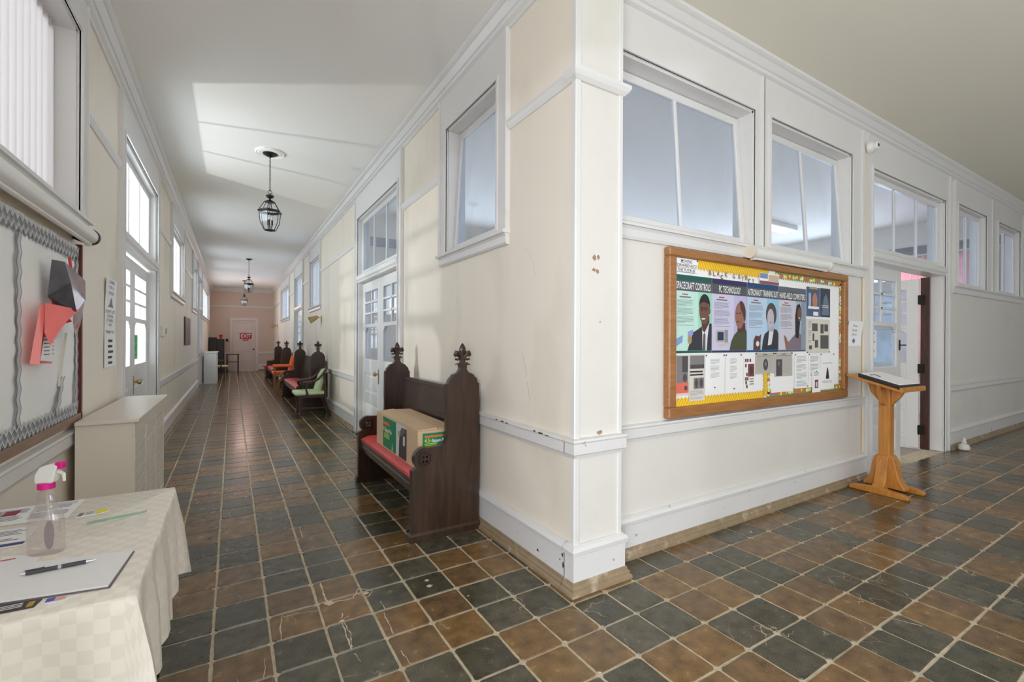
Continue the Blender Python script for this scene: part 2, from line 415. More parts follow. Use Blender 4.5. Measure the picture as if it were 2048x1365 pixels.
# cells: 2 x 2 blocks of one colour, checkerboard, with some strays
cells = []
i0 = int(math.floor((XL - 0.12 - GX0) / TS)); i1 = int(math.ceil((XE - GX0) / TS))
for i in range(i0, i1 + 1):
    for j in range(int((YB - GY0) / TS) - 1, int((YE - GY0) / TS) + 2):
        cx, cy = GX0 + (i + 0.5) * TS, GY0 + (j + 0.5) * TS     # j counts into the corridor
        if cy < YB + 0.05 or cy > YE + 0.05 or cx < XL - 0.1: continue
        if cx > XR + 0.06 and cy > YW + 0.06: continue
        jj = -j - 1
        brown = (math.floor(i / 2) + math.floor((jj + 1) / 2)) % 2 == 0
        rnd = random.Random(i * 911 + j * 37)
        if rnd.random() < 0.08 and math.hypot(cx, cy) > 3.5: brown = not brown
        d = cx * math.sin(CAM_YAW) + cy * math.cos(CAM_YAW)
        r = cx * math.cos(CAM_YAW) - cy * math.sin(CAM_YAW)
        vis = d > 1.6 and abs(r) < d * 1.18 + 0.2
        under_table = cx < -0.25 and cy < 2.45
        cells.append((0 if vis and not under_table else 1, math.hypot(cx, cy), cx, cy, brown, i, j))
cells.sort()
protos = {}
for k in range(4):
    for bn in (True, False):
        mb = MB(); tile_mesh(mb, 0, 0, 1, 1, 0, 0, seed=k + 3)
        me = mb.mesh('tile', keepn=False); me.materials.append(M['tb' if bn else 'tg'])
        protos[(k, bn)] = me
rest_b, rest_g = MB(), MB()
for n, (_, _, cx, cy, bn, i, j) in enumerate(cells):
    rnd = random.Random(i * 131 + j * 977)
    a, b = rnd.uniform(0.985, 1.012), rnd.uniform(0.985, 1.012)
    rot = rnd.uniform(-0.008, 0.008); dz = rnd.uniform(-0.0012, 0.0008)
    if n < 300:
        o = bpy.data.objects.new('tile', protos[(rnd.randrange(4), bn)])
        COL.objects.link(o); o.parent = floor
        o.location = (cx, cy, dz); o.scale = (a, b, 1); o.rotation_euler = (rnd.uniform(-0.002, 0.002), rnd.uniform(-0.002, 0.002), rot + rnd.choice((0, PI / 2, PI, -PI / 2)))
    else:
        tile_mesh(rest_b if bn else rest_g, cx, cy, a, b, rot, dz, seed=i * 7 + j)
o = rest_b.obj('tile_field_brown', M['tb'], floor, keepn=True); o['kind'] = 'stuff'
o = rest_g.obj('tile_field_dark', M['tg'], floor, keepn=True); o['kind'] = 'stuff'
M['roomfloor'] = pmat('worn_grey_floorboards', (0.30, 0.24, 0.20), 0.4, var=0.2, vs=2, stretch=(1, 10, 1))
struct(MB().box(XR + WT, XROOM + 0.2, YW + WT + 0.02, YROOM + 0.2, -0.12, -0.004).obj('floor_classroom', M['roomfloor']), 'plain classroom floor beyond the open door')

# ------------------------------------------------------------------ ceiling
struct(MB().box(XL - WT, XR + WT, YB - WT, YE + WT, ZC, ZC + 0.12).obj('ceiling', M['ceil']), 'plain plaster ceiling of the corridor')
struct(MB().box(XR + WT, XE + WT, YB - WT, YW + 0.08, ZC, ZC + 0.12).obj('ceiling_wing', M['ceilw']), 'plaster ceiling of the right wing, yellow light put into its colour')
struct(MB().box(XR + 0.08, XROOM + WT, YW + 0.08, YROOM + WT, 3.75, 3.87).obj('ceiling_classroom', M['ceil']), 'classroom ceiling seen through the hopper windows')

# ------------------------------------------------------------------ walls with openings
def wall(name, T, u0, u1, holes, mat, z1=ZC, thick=WT, label=None):
    us = sorted({u0, u1, *[h[0] for h in holes], *[h[1] for h in holes]})
    us = [u for u in us if u0 <= u <= u1]
    zs = sorted({0.0, z1, *[h[2] for h in holes], *[h[3] for h in holes]})
    def solid(a, b):
        if a < 0 or b < 0 or a >= len(us) - 1 or b >= len(zs) - 1: return False
        um, zm = (us[a] + us[a + 1]) / 2, (zs[b] + zs[b + 1]) / 2
        return not any(h[0] < um < h[1] and h[2] < zm < h[3] for h in holes)
    mb = MB(T)
    for a in range(len(us) - 1):
        for b in range(len(zs) - 1):
            if not solid(a, b): continue
            p, q, r, s_ = us[a], us[a + 1], zs[b], zs[b + 1]
            mb.quad((p, 0, r), (q, 0, r), (q, 0, s_), (p, 0, s_))
            mb.quad((p, -thick, r), (q, -thick, r), (q, -thick, s_), (p, -thick, s_))
            if not solid(a - 1, b): mb.quad((p, 0, r), (p, -thick, r), (p, -thick, s_), (p, 0, s_))
            if not solid(a + 1, b): mb.quad((q, 0, r), (q, -thick, r), (q, -thick, s_), (q, 0, s_))
            if not solid(a, b - 1): mb.quad((p, 0, r), (q, 0, r), (q, -thick, r), (p, -thick, r))
            if not solid(a, b + 1): mb.quad((p, 0, s_), (q, 0, s_), (q, -thick, s_), (p, -thick, s_))
    me_o = mb.obj(name, mat)
    bm = bmesh.new(); bm.from_mesh(me_o.data); bmesh.ops.remove_doubles(bm, verts=bm.verts, dist=1e-4)
    bmesh.ops.recalc_face_normals(bm, faces=bm.faces); bm.to_mesh(me_o.data); bm.free()
    return struct(me_o, label)
ZS, ZH, ZT = 2.14, 3.24, 3.20     # window sill, window head, transom head
holes_R = [(2.84, 3.75, ZS, ZH), (5.12, 7.08, 0, ZT), (10.60, 11.96, ZS, ZH), (13.40, 15.10, 0, ZT), (16.85, 19.65, ZS, ZH)]
holes_L = [(1.75, 3.83, ZS, ZH + 0.06), (5.20, 7.26, 0, ZT), (-1.85, 0.20, 0, ZT), (9.00, 10.90, ZS, ZH), (13.50, 14.85, ZS, ZH), (15.65, 17.15, 0, ZT), (17.55, 22.45, ZS, ZH)]
holes_W = [(1.98, 3.56, ZS, ZH), (3.78, 5.22, ZS, ZH), (5.68, 7.77, 0, ZT), (8.22, 9.42, ZS, ZH), (9.98, 11.2, ZS, ZH)]
holes_B = [(0.1, 1.7, 0.85, 3.2), (2.2, 3.8, 0.85, 3.2), (4.5, 6.1, 0.85, 3.2), (7.1, 8.7, 0.85, 3.2), (9.9, 11.5, 0.85, 3.2)]
wall_right = wall('wall_right', FR, YW - 0.16, YE, holes_R, M['wall'], label='cream corridor wall with doors and high windows, right')
wall_left = wall('wall_left', FL, YB, YE, holes_L, M['wall'], label='cream corridor wall on the left')
wall_wing = wall('wall_wing', FW, XR + WT - 0.001, XE, holes_W, M['wing'], label='grey-white wall carrying the notice board')
wall_end = wall('wall_end', FE, XL - WT, XR + WT, [(0.03, 0.90, 0, 2.25)], M['end'], label='wall closing the corridor, warm light put into its salmon colour')
wall_back = wall('wall_back', FB, XL - WT, XE, holes_B, M['wing'], label='wall behind the viewer with tall windows added for light')
wall_side = wall('wall_side', lambda u, d, z: (XE - d, u, z), YB, YW, [], M['wing'], label='far end wall of the right wing')
wall_classroom_end = wall('wall_classroom_end', lambda u, d, z: (XROOM - d, u, z), YW + WT, YROOM, [(2.8, 4.4, 0.9, 3.05), (4.8, 6.4, 0.9, 3.05), (6.8, 8.4, 0.9, 3.05)], M['wing'], z1=3.75, label='classroom end wall with bright windows')
wall_classroom_side = wall('wall_classroom_side', lambda u, d, z: (u, YROOM - d, z), XR + WT, XROOM, [(2.9, 4.7, 0.9, 3.05), (5.5, 7.3, 0.9, 3.05), (8.1, 9.9, 0.9, 3.05)], M['wing'], z1=3.75, label='classroom side wall with windows')

# corner pilaster
PX0, PX1, PY = 1.62, 1.955, 1.985
pil = struct(MB().box(PX0 + 0.012, PX1, PY - 0.001, YW + 0.02, 0, ZC).obj('trim_1', M['wing']), 'painted corner pilaster')
MB().box(PX0 - 0.012, PX0 + 0.03, PY - 0.012, PY + 0.03, 0.24, ZC).obj('corner_bead', M['trim'], pil, bevel=0.006)
MB().box(PX1 - 0.022, PX1 + 0.012, PY - 0.012, PY + 0.022, 0.24, ZC).obj('corner_bead', M['trim'], pil, bevel=0.005)
# wrap-round mouldings of the pilaster: base, chair band, capital band
def wrap(name, prof, mat):
    """profile (d, z) running along the front of the pilaster and returning on its right side"""
    mb = MB()
    n = len(prof)
    path = [((PX0, PY + 0.06), (-1, 0)), ((PX0, PY + 0.0), (-1, -1)), ((PX1, PY), (1, -1)), ((PX1, YW), (1, 0))]
    for (x, y), (ax, ay) in path:
        mb.v += [(x + ax * d, y + ay * d, z) for d, z in prof]
    for k in range(3):
        o_ = k * n
        mb.f += [(o_ + i, o_ + (i + 1) % n, o_ + n + (i + 1) % n, o_ + n + i) for i in range(n)]
    mb.f += [tuple(range(n)), tuple(range(4 * n - 1, 3 * n - 1, -1))]
    return mb.obj(name, mat, pil)
BASE = [(0.0, 0.0), (0.026, 0.0), (0.026, 0.205), (0.036, 0.212), (0.040, 0.235), (0.030, 0.252), (0.012, 0.262), (0.0, 0.262)]
SHOE = [(0.0, 0.0), (0.058, 0.0), (0.056, 0.018), (0.046, 0.026), (0.046, 0.040), (0.036, 0.050), (0.034, 0.066), (0.0, 0.070)]
RAIL = [(0.0, 0.738), (0.012, 0.738), (0.018, 0.755), (0.030, 0.765), (0.030, 0.822), (0.036, 0.832), (0.034, 0.845), (0.0, 0.850)]
URAIL = [(0.0, 2.832), (0.010, 2.834), (0.022, 2.852), (0.030, 2.872), (0.030, 2.892), (0.014, 2.898), (0.0, 2.900)]
wrap('base_moulding', BASE, M['trimworn']); wrap('shoe_moulding', SHOE, M['shoe'])
wrap('chair_band', RAIL, M['trimworn']); wrap('capital_band', [(d * 1.5, z) for d, z in URAIL], M['trim'])

# ------------------------------------------------------------------ baseboards, rails, cornices
def runs(name, T, prof, spans, mat, parent=None):
    mb = MB(T)
    for a, b in spans: mb.extr(prof, a, b)
    return mb.obj(name, mat, parent)
def gaps(u0, u1, cut):
    out, a = [], u0
    for c0, c1 in cut:
        if c0 > a: out.append((a, c0))
        a = max(a, c1)
    if a < u1: out.append((a, u1))
    return out
CS = 0.14
sR = gaps(PY + 0.055, YE, [(4.98, 7.22), (13.26, 15.24)])
sL = gaps(YB, YE, [(-1.99, 0.34), (5.06, 7.40), (15.51, 17.29)])
sW = gaps(PX1, XE, [(5.54, 7.93)])
sE = gaps(XL, XR, [(-0.09, 1.02)])
FS = lambda u, d, z: (XE - d, u, z)
for side, T, sp in (('right', FR, sR), ('left', FL, sL), ('wing', FW, sW), ('end', FE, sE), ('side', FS, [(YB, YW)])):
    b = struct(runs('baseboard_' + side, T, BASE, sp, M['trimworn']))
    runs('shoe_moulding', T, SHOE, sp, M['shoe'], b)
k = 2
for T, sp in ((FR, sR), (FL, gaps(YB, YE, [(-1.99, 0.34), (5.06, 7.40), (15.51, 17.29)])), (FW, sW), (FE, sE), (FS, [(YB, YW)])):
    struct(runs('trim_%d' % k, T, RAIL, sp, M['trimworn']), 'painted chair rail'); k += 1
for T, sp in ((FR, gaps(PY + 0.055, YE, [(2.69, 3.90), (4.98, 7.22), (10.46, 12.10), (13.26, 15.24), (16.70, 19.80)])),
              (FL, gaps(YB, YE, [(-1.99, 0.34), (1.60, 3.98), (5.06, 7.40), (8.86, 11.04), (13.36, 15.0), (15.51, 17.29), (17.40, 22.6)])),
              (FE, gaps(XL, XR, []))):
    struct(runs('trim_%d' % k, T, URAIL, sp, M['trim']), 'thin picture rail high on the wall'); k += 1
CORN = [(0.0, 3.525), (0.014, 3.525), (0.018, 3.545), (0.040, 3.560), (0.048, 3.578), (0.060, 3.584), (0.092, 3.622), (0.104, 3.628), (0.120, 3.640), (0.124, ZC), (0.0, ZC)]
for T, sp in ((FR, [(PY, YE)]), (FL, [(YB, YE)]), (FW, [(PX1, XE)]), (FE, [(XL, XR)]), (FS, [(YB, YW)])):
    struct(runs('trim_%d' % k, T, CORN, sp, M['trim']), 'moulded ceiling cornice'); k += 1

# ------------------------------------------------------------------ windows
def board(mb, u0, u1, z0, z1, d=0.022):
    mb.box(u0, u1, -0.01, d, z0, z1)
def bead_frame(mb, u0, u1, z0, z1, w=0.022, d0=0.015, d1=0.034, bottom=False):
    mb.box(u0 - w, u0, d0, d1, z0, z1 + w); mb.box(u1, u1 + w, d0, d1, z0, z1 + w); mb.box(u0, u1, d0, d1, z1, z1 + w)
    if bottom: mb.box(u0 - w, u1 + w, d0, d1, z0 - w, z0)
WN = [0]
def window(T, u0, u1, z0, z1, cols=1, db=-0.05, dt=-0.05, cl=CS, cr=CS, glass=None, sill=True, label='', sash_d=0.035, mats=None, rows=1):
    WN[0] += 1
    mt = M['trim']
    mb = MB(T)
    ztop = 3.535 if z1 < 3.5 and z0 > 1.5 else z1 + CS
    board(mb, u0 - cl, u0, z0, ztop); board(mb, u1, u1 + cr, z0, ztop); board(mb, u0, u1, z1, ztop)
    bead_frame(mb, u0, u1, z0, z1)
    if cl > 0.08: mb.box(u0 - cl - 0.004, u0 - cl + 0.018, 0, 0.036, z0, ztop)
    if cr > 0.08: mb.box(u1 + cr - 0.018, u1 + cr + 0.004, 0, 0.036, z0, ztop)
    # jamb lining
    mb.box(u0 - 0.004, u0 + 0.016, -WT + 0.002, 0.004, z0, z1); mb.box(u1 - 0.016, u1 + 0.004, -WT + 0.002, 0.004, z0, z1)
    mb.box(u0, u1, -WT + 0.002, 0.004, z1 - 0.016, z1 + 0.004); mb.box(u0, u1, -WT + 0.002, 0.004, z0 - 0.004, z0 + 0.016)
    root = struct(mb.obj('window_%d' % WN[0], mt), label)
    if sill:
        s_ = MB(T)
        s_.extr([(-0.01, z0 - 0.012), (0.058, z0 - 0.012), (0.062, z0 + 0.004), (0.052, z0 + 0.014), (-0.01, z0 + 0.016)], u0 - cl - 0.012, u1 + cr + 0.012)
        s_.extr([(-0.01, z0 - 0.088), (0.020, z0 - 0.088), (0.030, z0 - 0.074), (0.030, z0 - 0.03), (0.040, z0 - 0.012), (-0.01, z0 - 0.012)], u0 - cl, u1 + cr)
        s_.obj('sill', M['trim'], root)
    a0, a1, b0, b1 = u0 + 0.018, u1 - 0.018, z0 + 0.018, z1 - 0.02
    def TT(u, d, z):
        f = (z - b0) / (b1 - b0)
        return T(u, db + (dt - db) * f + d, z)
    sm = MB(TT); st = 0.055; h = sash_d / 2
    sm.box(a0, a0 + st, -h, h, b0, b1); sm.box(a1 - st, a1, -h, h, b0, b1)
    sm.box(a0 + st, a1 - st, -h, h, b0, b0 + 0.065); sm.box(a0 + st, a1 - st, -h, h, b1 - 0.06, b1)
    sm.obj('sash', mt, root, bevel=0.005)
    n = cols; w = (a1 - a0 - 2 * st); mw = 0.028
    for i in range(1, n):
        uu = a0 + st + w * i / n
        MB(TT).box(uu - mw / 2, uu + mw / 2, -h * 0.8, h * 0.8, b0 + 0.06, b1 - 0.055).obj('muntin', mt, root, bevel=0.004)
    for i in range(n):
        p = a0 + st + w * i / n + (mw / 2 if i else 0) ; q = a0 + st + w * (i + 1) / n - (mw / 2 if i < n - 1 else 0)
        for r in range(rows):
            c0 = b0 + 0.065 + (b1 - b0 - 0.125) * r / rows; c1 = b0 + 0.065 + (b1 - b0 - 0.125) * (r + 1) / rows
            MB(TT).box(p, q, -0.002, 0.002, c0, c1).obj('pane', glass or M['glass'], root)
    for r in range(1, rows):
        c0 = b0 + 0.065 + (b1 - b0 - 0.125) * r / rows
        MB(TT).box(a0 + st, a1 - st, -h * 0.8, h * 0.8, c0 - mw / 2, c0 + mw / 2).obj('muntin', mt, root)
    return root
GI = M['glassin']
win_r1 = window(FR, 2.84, 3.75, ZS, ZH, 1, -0.05, -0.115, glass=GI, label='single-pane hopper window tilted open beside the corner pilaster')
window(FR, 10.60, 11.96, ZS, ZH, 2, glass=GI, label='two-pane high window above the brass wall lamp')
window(FR, 16.85, 19.65, ZS, ZH, 4, glass=GI, label='wide high window near the end of the right wall')
window(FL, 1.75, 3.83, ZS, ZH + 0.06, 2, -0.115, -0.115, label='tall fluted window above the left notice board')
window(FL, 9.00, 10.90, ZS, ZH, 3, label='bright high window beyond the left double door')
window(FL, 13.50, 14.85, ZS, ZH, 2, label='bright high window further along the left wall')
window(FL, 17.55, 22.45, ZS, ZH, 6, label='row of high windows at the far left')
win_w1 = window(FW, 1.98, 3.56, ZS, ZH, 2, -0.06, -0.13, cl=0.02, cr=0.11, glass=GI, sill=False, label='large two-pane hopper window next to the corner pilaster')
win_w2 = window(FW, 3.78, 5.22, ZS, ZH, 2, -0.045, -0.12, cl=0.11, cr=0.22, glass=GI, sill=False, label='two-pane hopper window above the fluorescent fitting')
window(FW, 8.22, 9.42, ZS, ZH, 2, -0.06, -0.06, cl=0.12, cr=0.28, glass=GI, sill=False, label='two-pane window right of the open classroom door')
window(FW, 9.98, 11.2, ZS, ZH, 2, -0.06, -0.06, cl=0.28, cr=0.14, glass=GI, sill=False, label='two-pane window at the right edge of the view')
for a, b in ((PX1, 5.50), (8.06, 11.4)):
    s_ = MB(FW)
    s_.extr([(-0.01, ZS - 0.012), (0.058, ZS - 0.012), (0.062, ZS + 0.004), (0.052, ZS + 0.014), (-0.01, ZS + 0.016)], a, b)
    s_.extr([(-0.01, ZS - 0.092), (0.022, ZS - 0.092), (0.030, ZS - 0.074), (0.030, ZS - 0.03), (0.040, ZS - 0.012), (-0.01, ZS - 0.012)], a, b - 0.01)
    struct(s_.obj('trim_%d' % k, M['trim']), 'continuous window sill of the wing wall'); k += 1
for x0, x1, z0, z1 in holes_B:  # unseen windows, added to bring light in from behind
    window(FB, x0, x1, z0, z1, 3, rows=4, label='unseen tall small-paned window behind the viewer, added for light')
CE = lambda u, d, z: (XROOM - d, u, z)
CSD = lambda u, d, z: (u, YROOM - d, z)
for a, b in ((2.8, 4.4), (4.8, 6.4), (6.8, 8.4)):
    window(CE, a, b, 0.9, 3.05, 2, rows=2, label='bright classroom window in the end wall')
for a, b in ((2.9, 4.7), (5.5, 7.3), (8.1, 9.9)):
    window(CSD, a, b, 0.9, 3.05, 2, rows=2, label='bright classroom window in the side wall')

# ------------------------------------------------------------------ doors
DN = [0]
def leaf(T, ua, ub, root, glass, knob_u=None, name='leaf', panels=True):
    """door leaf between ua and ub in T coordinates, d = 0 is its middle plane"""
    mt = M['trim']; h = 0.021
    lo, hi = min(ua, ub), max(ua, ub)
    g = 0.004; lo += g; hi -= g; st = 0.125
    mb = MB(T)
    mb.box(lo, lo + st, -h, h, 0.015, 2.225); mb.box(hi - st, hi, -h, h, 0.015, 2.225)
    for z0, z1 in ((0.015, 0.15), (0.50, 0.645), (0.915, 1.115), (1.572, 1.622), (2.09, 2.225)):
        mb.box(lo + st, hi - st, -h, h, z0, z1)
    # small curved brackets in the upper corners of the big light
    for s_, u in ((1, lo + st), (-1, hi - st)):
        poly = [(u, 1.572), (u + s_ * 0.075, 1.572), (u + s_ * 0.055, 1.548), (u + s_ * 0.03, 1.54), (u + s_ * 0.018, 1.515), (u, 1.50)]
        mb.prism(poly, -h, h, 'y')
    lf = mb.obj(name, mt, root, bevel=0.004)
    a, b = lo + st, hi - st; m = (a + b) / 2
    mu = MB(T)
    mu.box(m - 0.014, m + 0.014, -h * 0.8, h * 0.8, 1.622, 2.09)
    zz = [1.622 + (2.09 - 1.622) * i / 3 for i in range(4)]
    for z in zz[1:3]: mu.box(a, b, -h * 0.8, h * 0.8, z - 0.013, z + 0.013)
    mu.obj('muntin_grid', mt, lf)
    for r in range(3):
        for p, q in ((a, m - 0.014), (m + 0.014, b)):
            MB(T).box(p, q, -0.002, 0.002, zz[r] + (0.013 if r else 0), zz[r + 1] - (0.013 if r < 2 else 0)).obj('pane', glass, lf)
    MB(T).box(a, b, -0.002, 0.002, 1.115, 1.572).obj('pane', glass, lf)
    for z0, z1 in ((0.15, 0.50), (0.645, 0.915)):
        pb = MB(T)
        pb.box(a, b, -0.008, 0.008, z0, z1)
        for sgn in (1, -1):
            pb.hexa([(a + 0.03, sgn * 0.008, z0 + 0.03), (b - 0.03, sgn * 0.008, z0 + 0.03), (b - 0.03, sgn * 0.008, z1 - 0.03), (a + 0.03, sgn * 0.008, z1 - 0.03)],
                    [(a + 0.055, sgn * 0.016, z0 + 0.055), (b - 0.055, sgn * 0.016, z0 + 0.055), (b - 0.055, sgn * 0.016, z1 - 0.055), (a + 0.055, sgn * 0.016, z1 - 0.055)])
        pb.obj('panel', mt, lf)
    if knob_u is not None:
        kb = MB(T)
        kb.box(knob_u - 0.018, knob_u + 0.018, h, h + 0.004, 0.80, 1.0)
        kb.cyl((knob_u, h, 0.935), (knob_u, h + 0.045, 0.935), 0.009, n=8)
        pts = [(0.012, 0.03), (0.026, 0.040), (0.030, 0.052), (0.026, 0.064), (0.010, 0.070)]
        n = 12; base = len(kb.v)
        for r, dd in pts:
            for q in range(n):
                t = 2 * PI * q / n
                kb.v.append((knob_u + r * math.cos(t), h + dd, 0.935 + r * math.sin(t)))
        for i in range(len(pts) - 1):
            kb.f += [(base + i * n + q, base + i * n + (q + 1) % n, base + (i + 1) * n + (q + 1) % n, base + (i + 1) * n + q) for q in range(n)]
        kb.f.append(tuple(base + (len(pts) - 1) * n + q for q in range(n)))
        kb.obj('knob', M['brass'], lf, sm=True)
    return lf
def door(T, u0, u1, glass, label, leaf_d=-0.075, knob=None, cols=3, leaves=True, cl=CS, cr=CS):
    DN[0] += 1
    mt = M['trim']; mb = MB(T)
    zt = 3.535
    board(mb, u0 - cl, u0, 0, zt); board(mb, u1, u1 + cr, 0, zt); board(mb, u0, u1, ZT, zt)
    bead_frame(mb, u0, u1, 0.0, ZT)
    mb.box(u0 - cl - 0.004, u0 - cl + 0.02, 0, 0.038, 0, zt); mb.box(u1 + cr - 0.02, u1 + cr + 0.004, 0, 0.038, 0, zt)
    mb.box(u0 - 0.004, u0 + 0.02, -WT + 0.002, 0.004, 0, ZT); mb.box(u1 - 0.02, u1 + 0.004, -WT + 0.002, 0.004, 0, ZT)
    mb.box(u0, u1, -WT + 0.002, 0.004, ZT - 0.02, ZT + 0.004)
    root = struct(mb.obj('door_%d' % DN[0], mt), label)
    tb = MB(T)
    tb.extr([(-WT + 0.01, 2.245), (0.02, 2.245), (0.024, 2.262), (0.040, 2.285), (0.044, 2.33), (0.030, 2.345), (0.012, 2.36), (-WT + 0.01, 2.36)], u0 + 0.002, u1 - 0.002)
    tb.obj('transom_bar', mt, root)
    td = leaf_d + 0.02
    s_ = MB(T); a0, a1, b0, b1 = u0 + 0.02, u1 - 0.02, 2.36, ZT - 0.02; st = 0.07
    s_.box(a0, a0 + st, td - 0.018, td + 0.018, b0, b1); s_.box(a1 - st, a1, td - 0.018, td + 0.018, b0, b1)
    s_.box(a0 + st, a1 - st, td - 0.018, td + 0.018, b0, b0 + 0.06); s_.box(a0 + st, a1 - st, td - 0.018, td + 0.018, b1 - 0.06, b1)
    s_.obj('transom_sash', mt, root, bevel=0.005)
    w = a1 - a0 - 2 * st
    for i in range(cols):
        p = a0 + st + w * i / cols + (0.014 if i else 0); q = a0 + st + w * (i + 1) / cols - (0.014 if i < cols - 1 else 0)
        MB(T).box(p, q, td - 0.002, td + 0.002, b0 + 0.06, b1 - 0.06).obj('transom_pane', glass, root)
        if i:
            MB(T).box(p - 0.028, p, td - 0.014, td + 0.014, b0 + 0.055, b1 - 0.055).obj('transom_muntin', mt, root, bevel=0.004)
    if leaves:
        m = (u0 + u1) / 2
        TL = lambda u, d, z: T(u, d + leaf_d, z)
        leaf(TL, u0 + 0.02, m, root, glass)
        leaf(TL, m, u1 - 0.02, root, glass, knob_u=m + 0.06 if knob is None else knob)
    return root
door_r1 = door(FR, 5.12, 7.08, GI, 'glazed white double door behind the near pew', knob=6.17)
door(FR, 13.40, 15.10, GI, 'glazed white double door between the two far pews')
door_l1 = door(FL, 5.20, 7.26, M['glass'], 'bright glazed double door in the left wall', leaf_d=-0.09, knob=6.28)
door(FL, 15.65, 17.15, M['glass'], 'white double door at the far left')
door(FL, -1.85, 0.20, M['glass'], 'open entrance doorway in the left wall behind the viewer', leaves=False)
door_w = door(FW, 5.68, 7.77, GI, 'white classroom double door standing half open', leaves=False)
TLW = lambda u, d, z: FW(u, d - 0.105, z)
lw = leaf(TLW, 5.70, 6.72, door_w, GI, knob_u=None)
# open right leaf, hinged on the far jamb and swung into the classroom
ang = math.radians(86)
HX, HY = 7.69, YW + WT + 0.05
def TOPEN(u, d, z):
    return (HX - u * math.cos(ang) + d * math.sin(ang) * -1, HY + u * math.sin(ang) + d * -math.cos(ang), z)
lo_ = leaf(TOPEN, 0.0, 1.0, door_w, M['frosted'], knob_u=None)
hm = MB()
for z in (0.25, 1.05, 1.95):
    hm.box(HX - 0.03, HX + 0.07, HY - 0.045, HY + 0.01, z - 0.06, z + 0.06)
hm.obj('hinge', M['blackmetal'], door_w)
MB().box(HX + 0.025, 7.765, YW + 0.12, HY + 0.0, 0.0, 2.24).obj('stained_jamb_edge', M['walnut'], door_w)
lk = MB(TLW)
lk.box(6.655, 6.69, 0.021, 0.027, 1.30, 1.42); lk.cyl((6.672, 0.027, 1.36), (6.672, 0.07, 1.36), 0.007, n=8); lk.box(6.66, 6.72, 0.06, 0.072, 1.352, 1.368)
lk.obj('latch', M['blackmetal'], lw)
# exit door in the end wall: five horizontal panels
DN[0] += 1
mb = MB(FE)
board(mb, -0.09, 0.03, 0, 2.37, 0.03); board(mb, 0.90, 1.02, 0, 2.37, 0.03); board(mb, 0.03, 0.90, 2.25, 2.37, 0.03)
M['warmtrim'] = pmat('warm_lit_white_paint', (0.72, 0.61, 0.57), 0.45, var=0.04)  # white trim, tinted pink with the warm light of the far end
de = struct(mb.obj('door_%d' % DN[0], M['warmtrim']), 'panelled exit door closing the corridor')
fm = MB(FE); zs = [0.0, 0.42, 0.85, 1.28, 1.71, 2.135]
fm.box(0.03, 0.155, -0.06, -0.02, 0.0, 2.25); fm.box(0.775, 0.90, -0.06, -0.02, 0.0, 2.25)
for z in zs: fm.box(0.155, 0.775, -0.06, -0.02, z, z + 0.115)
dl = fm.obj('leaf', M['warmtrim'], de, bevel=0.004)
for i in range(5): MB(FE).box(0.155, 0.775, -0.055, -0.036, zs[i] + 0.115, zs[i + 1]).obj('panel', M['warmtrim'], dl)
MB().lathe([(0.012, 0), (0.012, 0.03), (0.03, 0.04), (0.032, 0.06), (0.015, 0.072)], 10).obj('knob', M['blackmetal'], dl, sm=True)
kn = bpy.context.scene.objects[[o.name for o in dl.children if o.name.startswith('knob')][0]]; kn.location = (0.83, YE + 0.02, 0.96); kn.rotation_euler = (PI / 2, 0, 0)
# dark picture rail band and curtains inside the classroom
struct(MB(CE).box(YW + WT, YROOM, 0.0, 0.04, 3.14, 3.30).obj('trim_%d' % k, pmat('dark_stained_rail', (0.16, 0.16, 0.17), 0.5)), 'dark rail high on the classroom end wall'); k += 1
struct(MB(CSD).box(XR + WT, XROOM, 0.0, 0.04, 3.14, 3.30).obj('trim_%d' % k, bpy.data.materials['dark_stained_rail']), 'dark rail high on the classroom side wall'); k += 1
def curtain(T, u0, u1, z0, z1, mat, label, d0=0.06, amp=0.025, n=None, group=None):
    n = n or max(6, int((u1 - u0) / 0.09))
    N_ = n * 4
    mb = MB(T); rows = []
    for d_off in (0.0, 0.004):
        for z in (z1, z0):
            for i in range(N_ + 1):
                t = i / N_
                rows.append((u0 + (u1 - u0) * t, d0 + d_off + amp * math.sin(2 * PI * n * t) * (1.0 if z == z0 else 0.8), z))
    m_ = N_ + 1
    fs = [(i, i + 1, m_ + i + 1, m_ + i) for i in range(N_)] + [(2 * m_ + i, 2 * m_ + i + 1, 3 * m_ + i + 1, 3 * m_ + i) for i in range(N_)]
    mb.add(rows, fs)
    return tag(mb.obj('curtain', mat, sm=True, ang=2.0), label, 'curtain', group)
def cloth_mat(name, col, tr):
    m, nt, N, L, B = _nt(name)
    B.inputs['Base Color'].default_value = (*col, 1); B.inputs['Roughness'].default_value = 0.9
    ts = N.new('ShaderNodeBsdfTranslucent'); ts.inputs[0].default_value = (*col, 1)
    mx = N.new('ShaderNodeMixShader'); mx.inputs[0].default_value = tr
    L.new(B.outputs[0], mx.inputs[1]); L.new(ts.outputs[0], mx.inputs[2]); L.new(mx.outputs[0], N['Material Output'].inputs[0])
    return m
M['pinkcurtain'] = cloth_mat('dusty_pink_curtain', (0.70, 0.46, 0.50), 0.5)
M['whitecurtain'] = cloth_mat('sheer_white_curtain', (0.80, 0.76, 0.75), 0.6)
for a, b, w in ((2.42, 3.92, 'nearest the wing wall'), (6.1, 7.1, 'between the last two end windows')):
    curtain(CE, a, b, 0.7, 3.1, M['pinkcurtain'], 'dusty pink curtain in the classroom, ' + w, group='pink classroom curtains')
curtain(lambda u, d, z: (XL - 0.095 + d, u, z), 1.8, 3.80, 2.165, 3.27, M['whitecurtain'], 'pale pleated curtain behind the window above the left notice board', d0=0.0, amp=0.016)
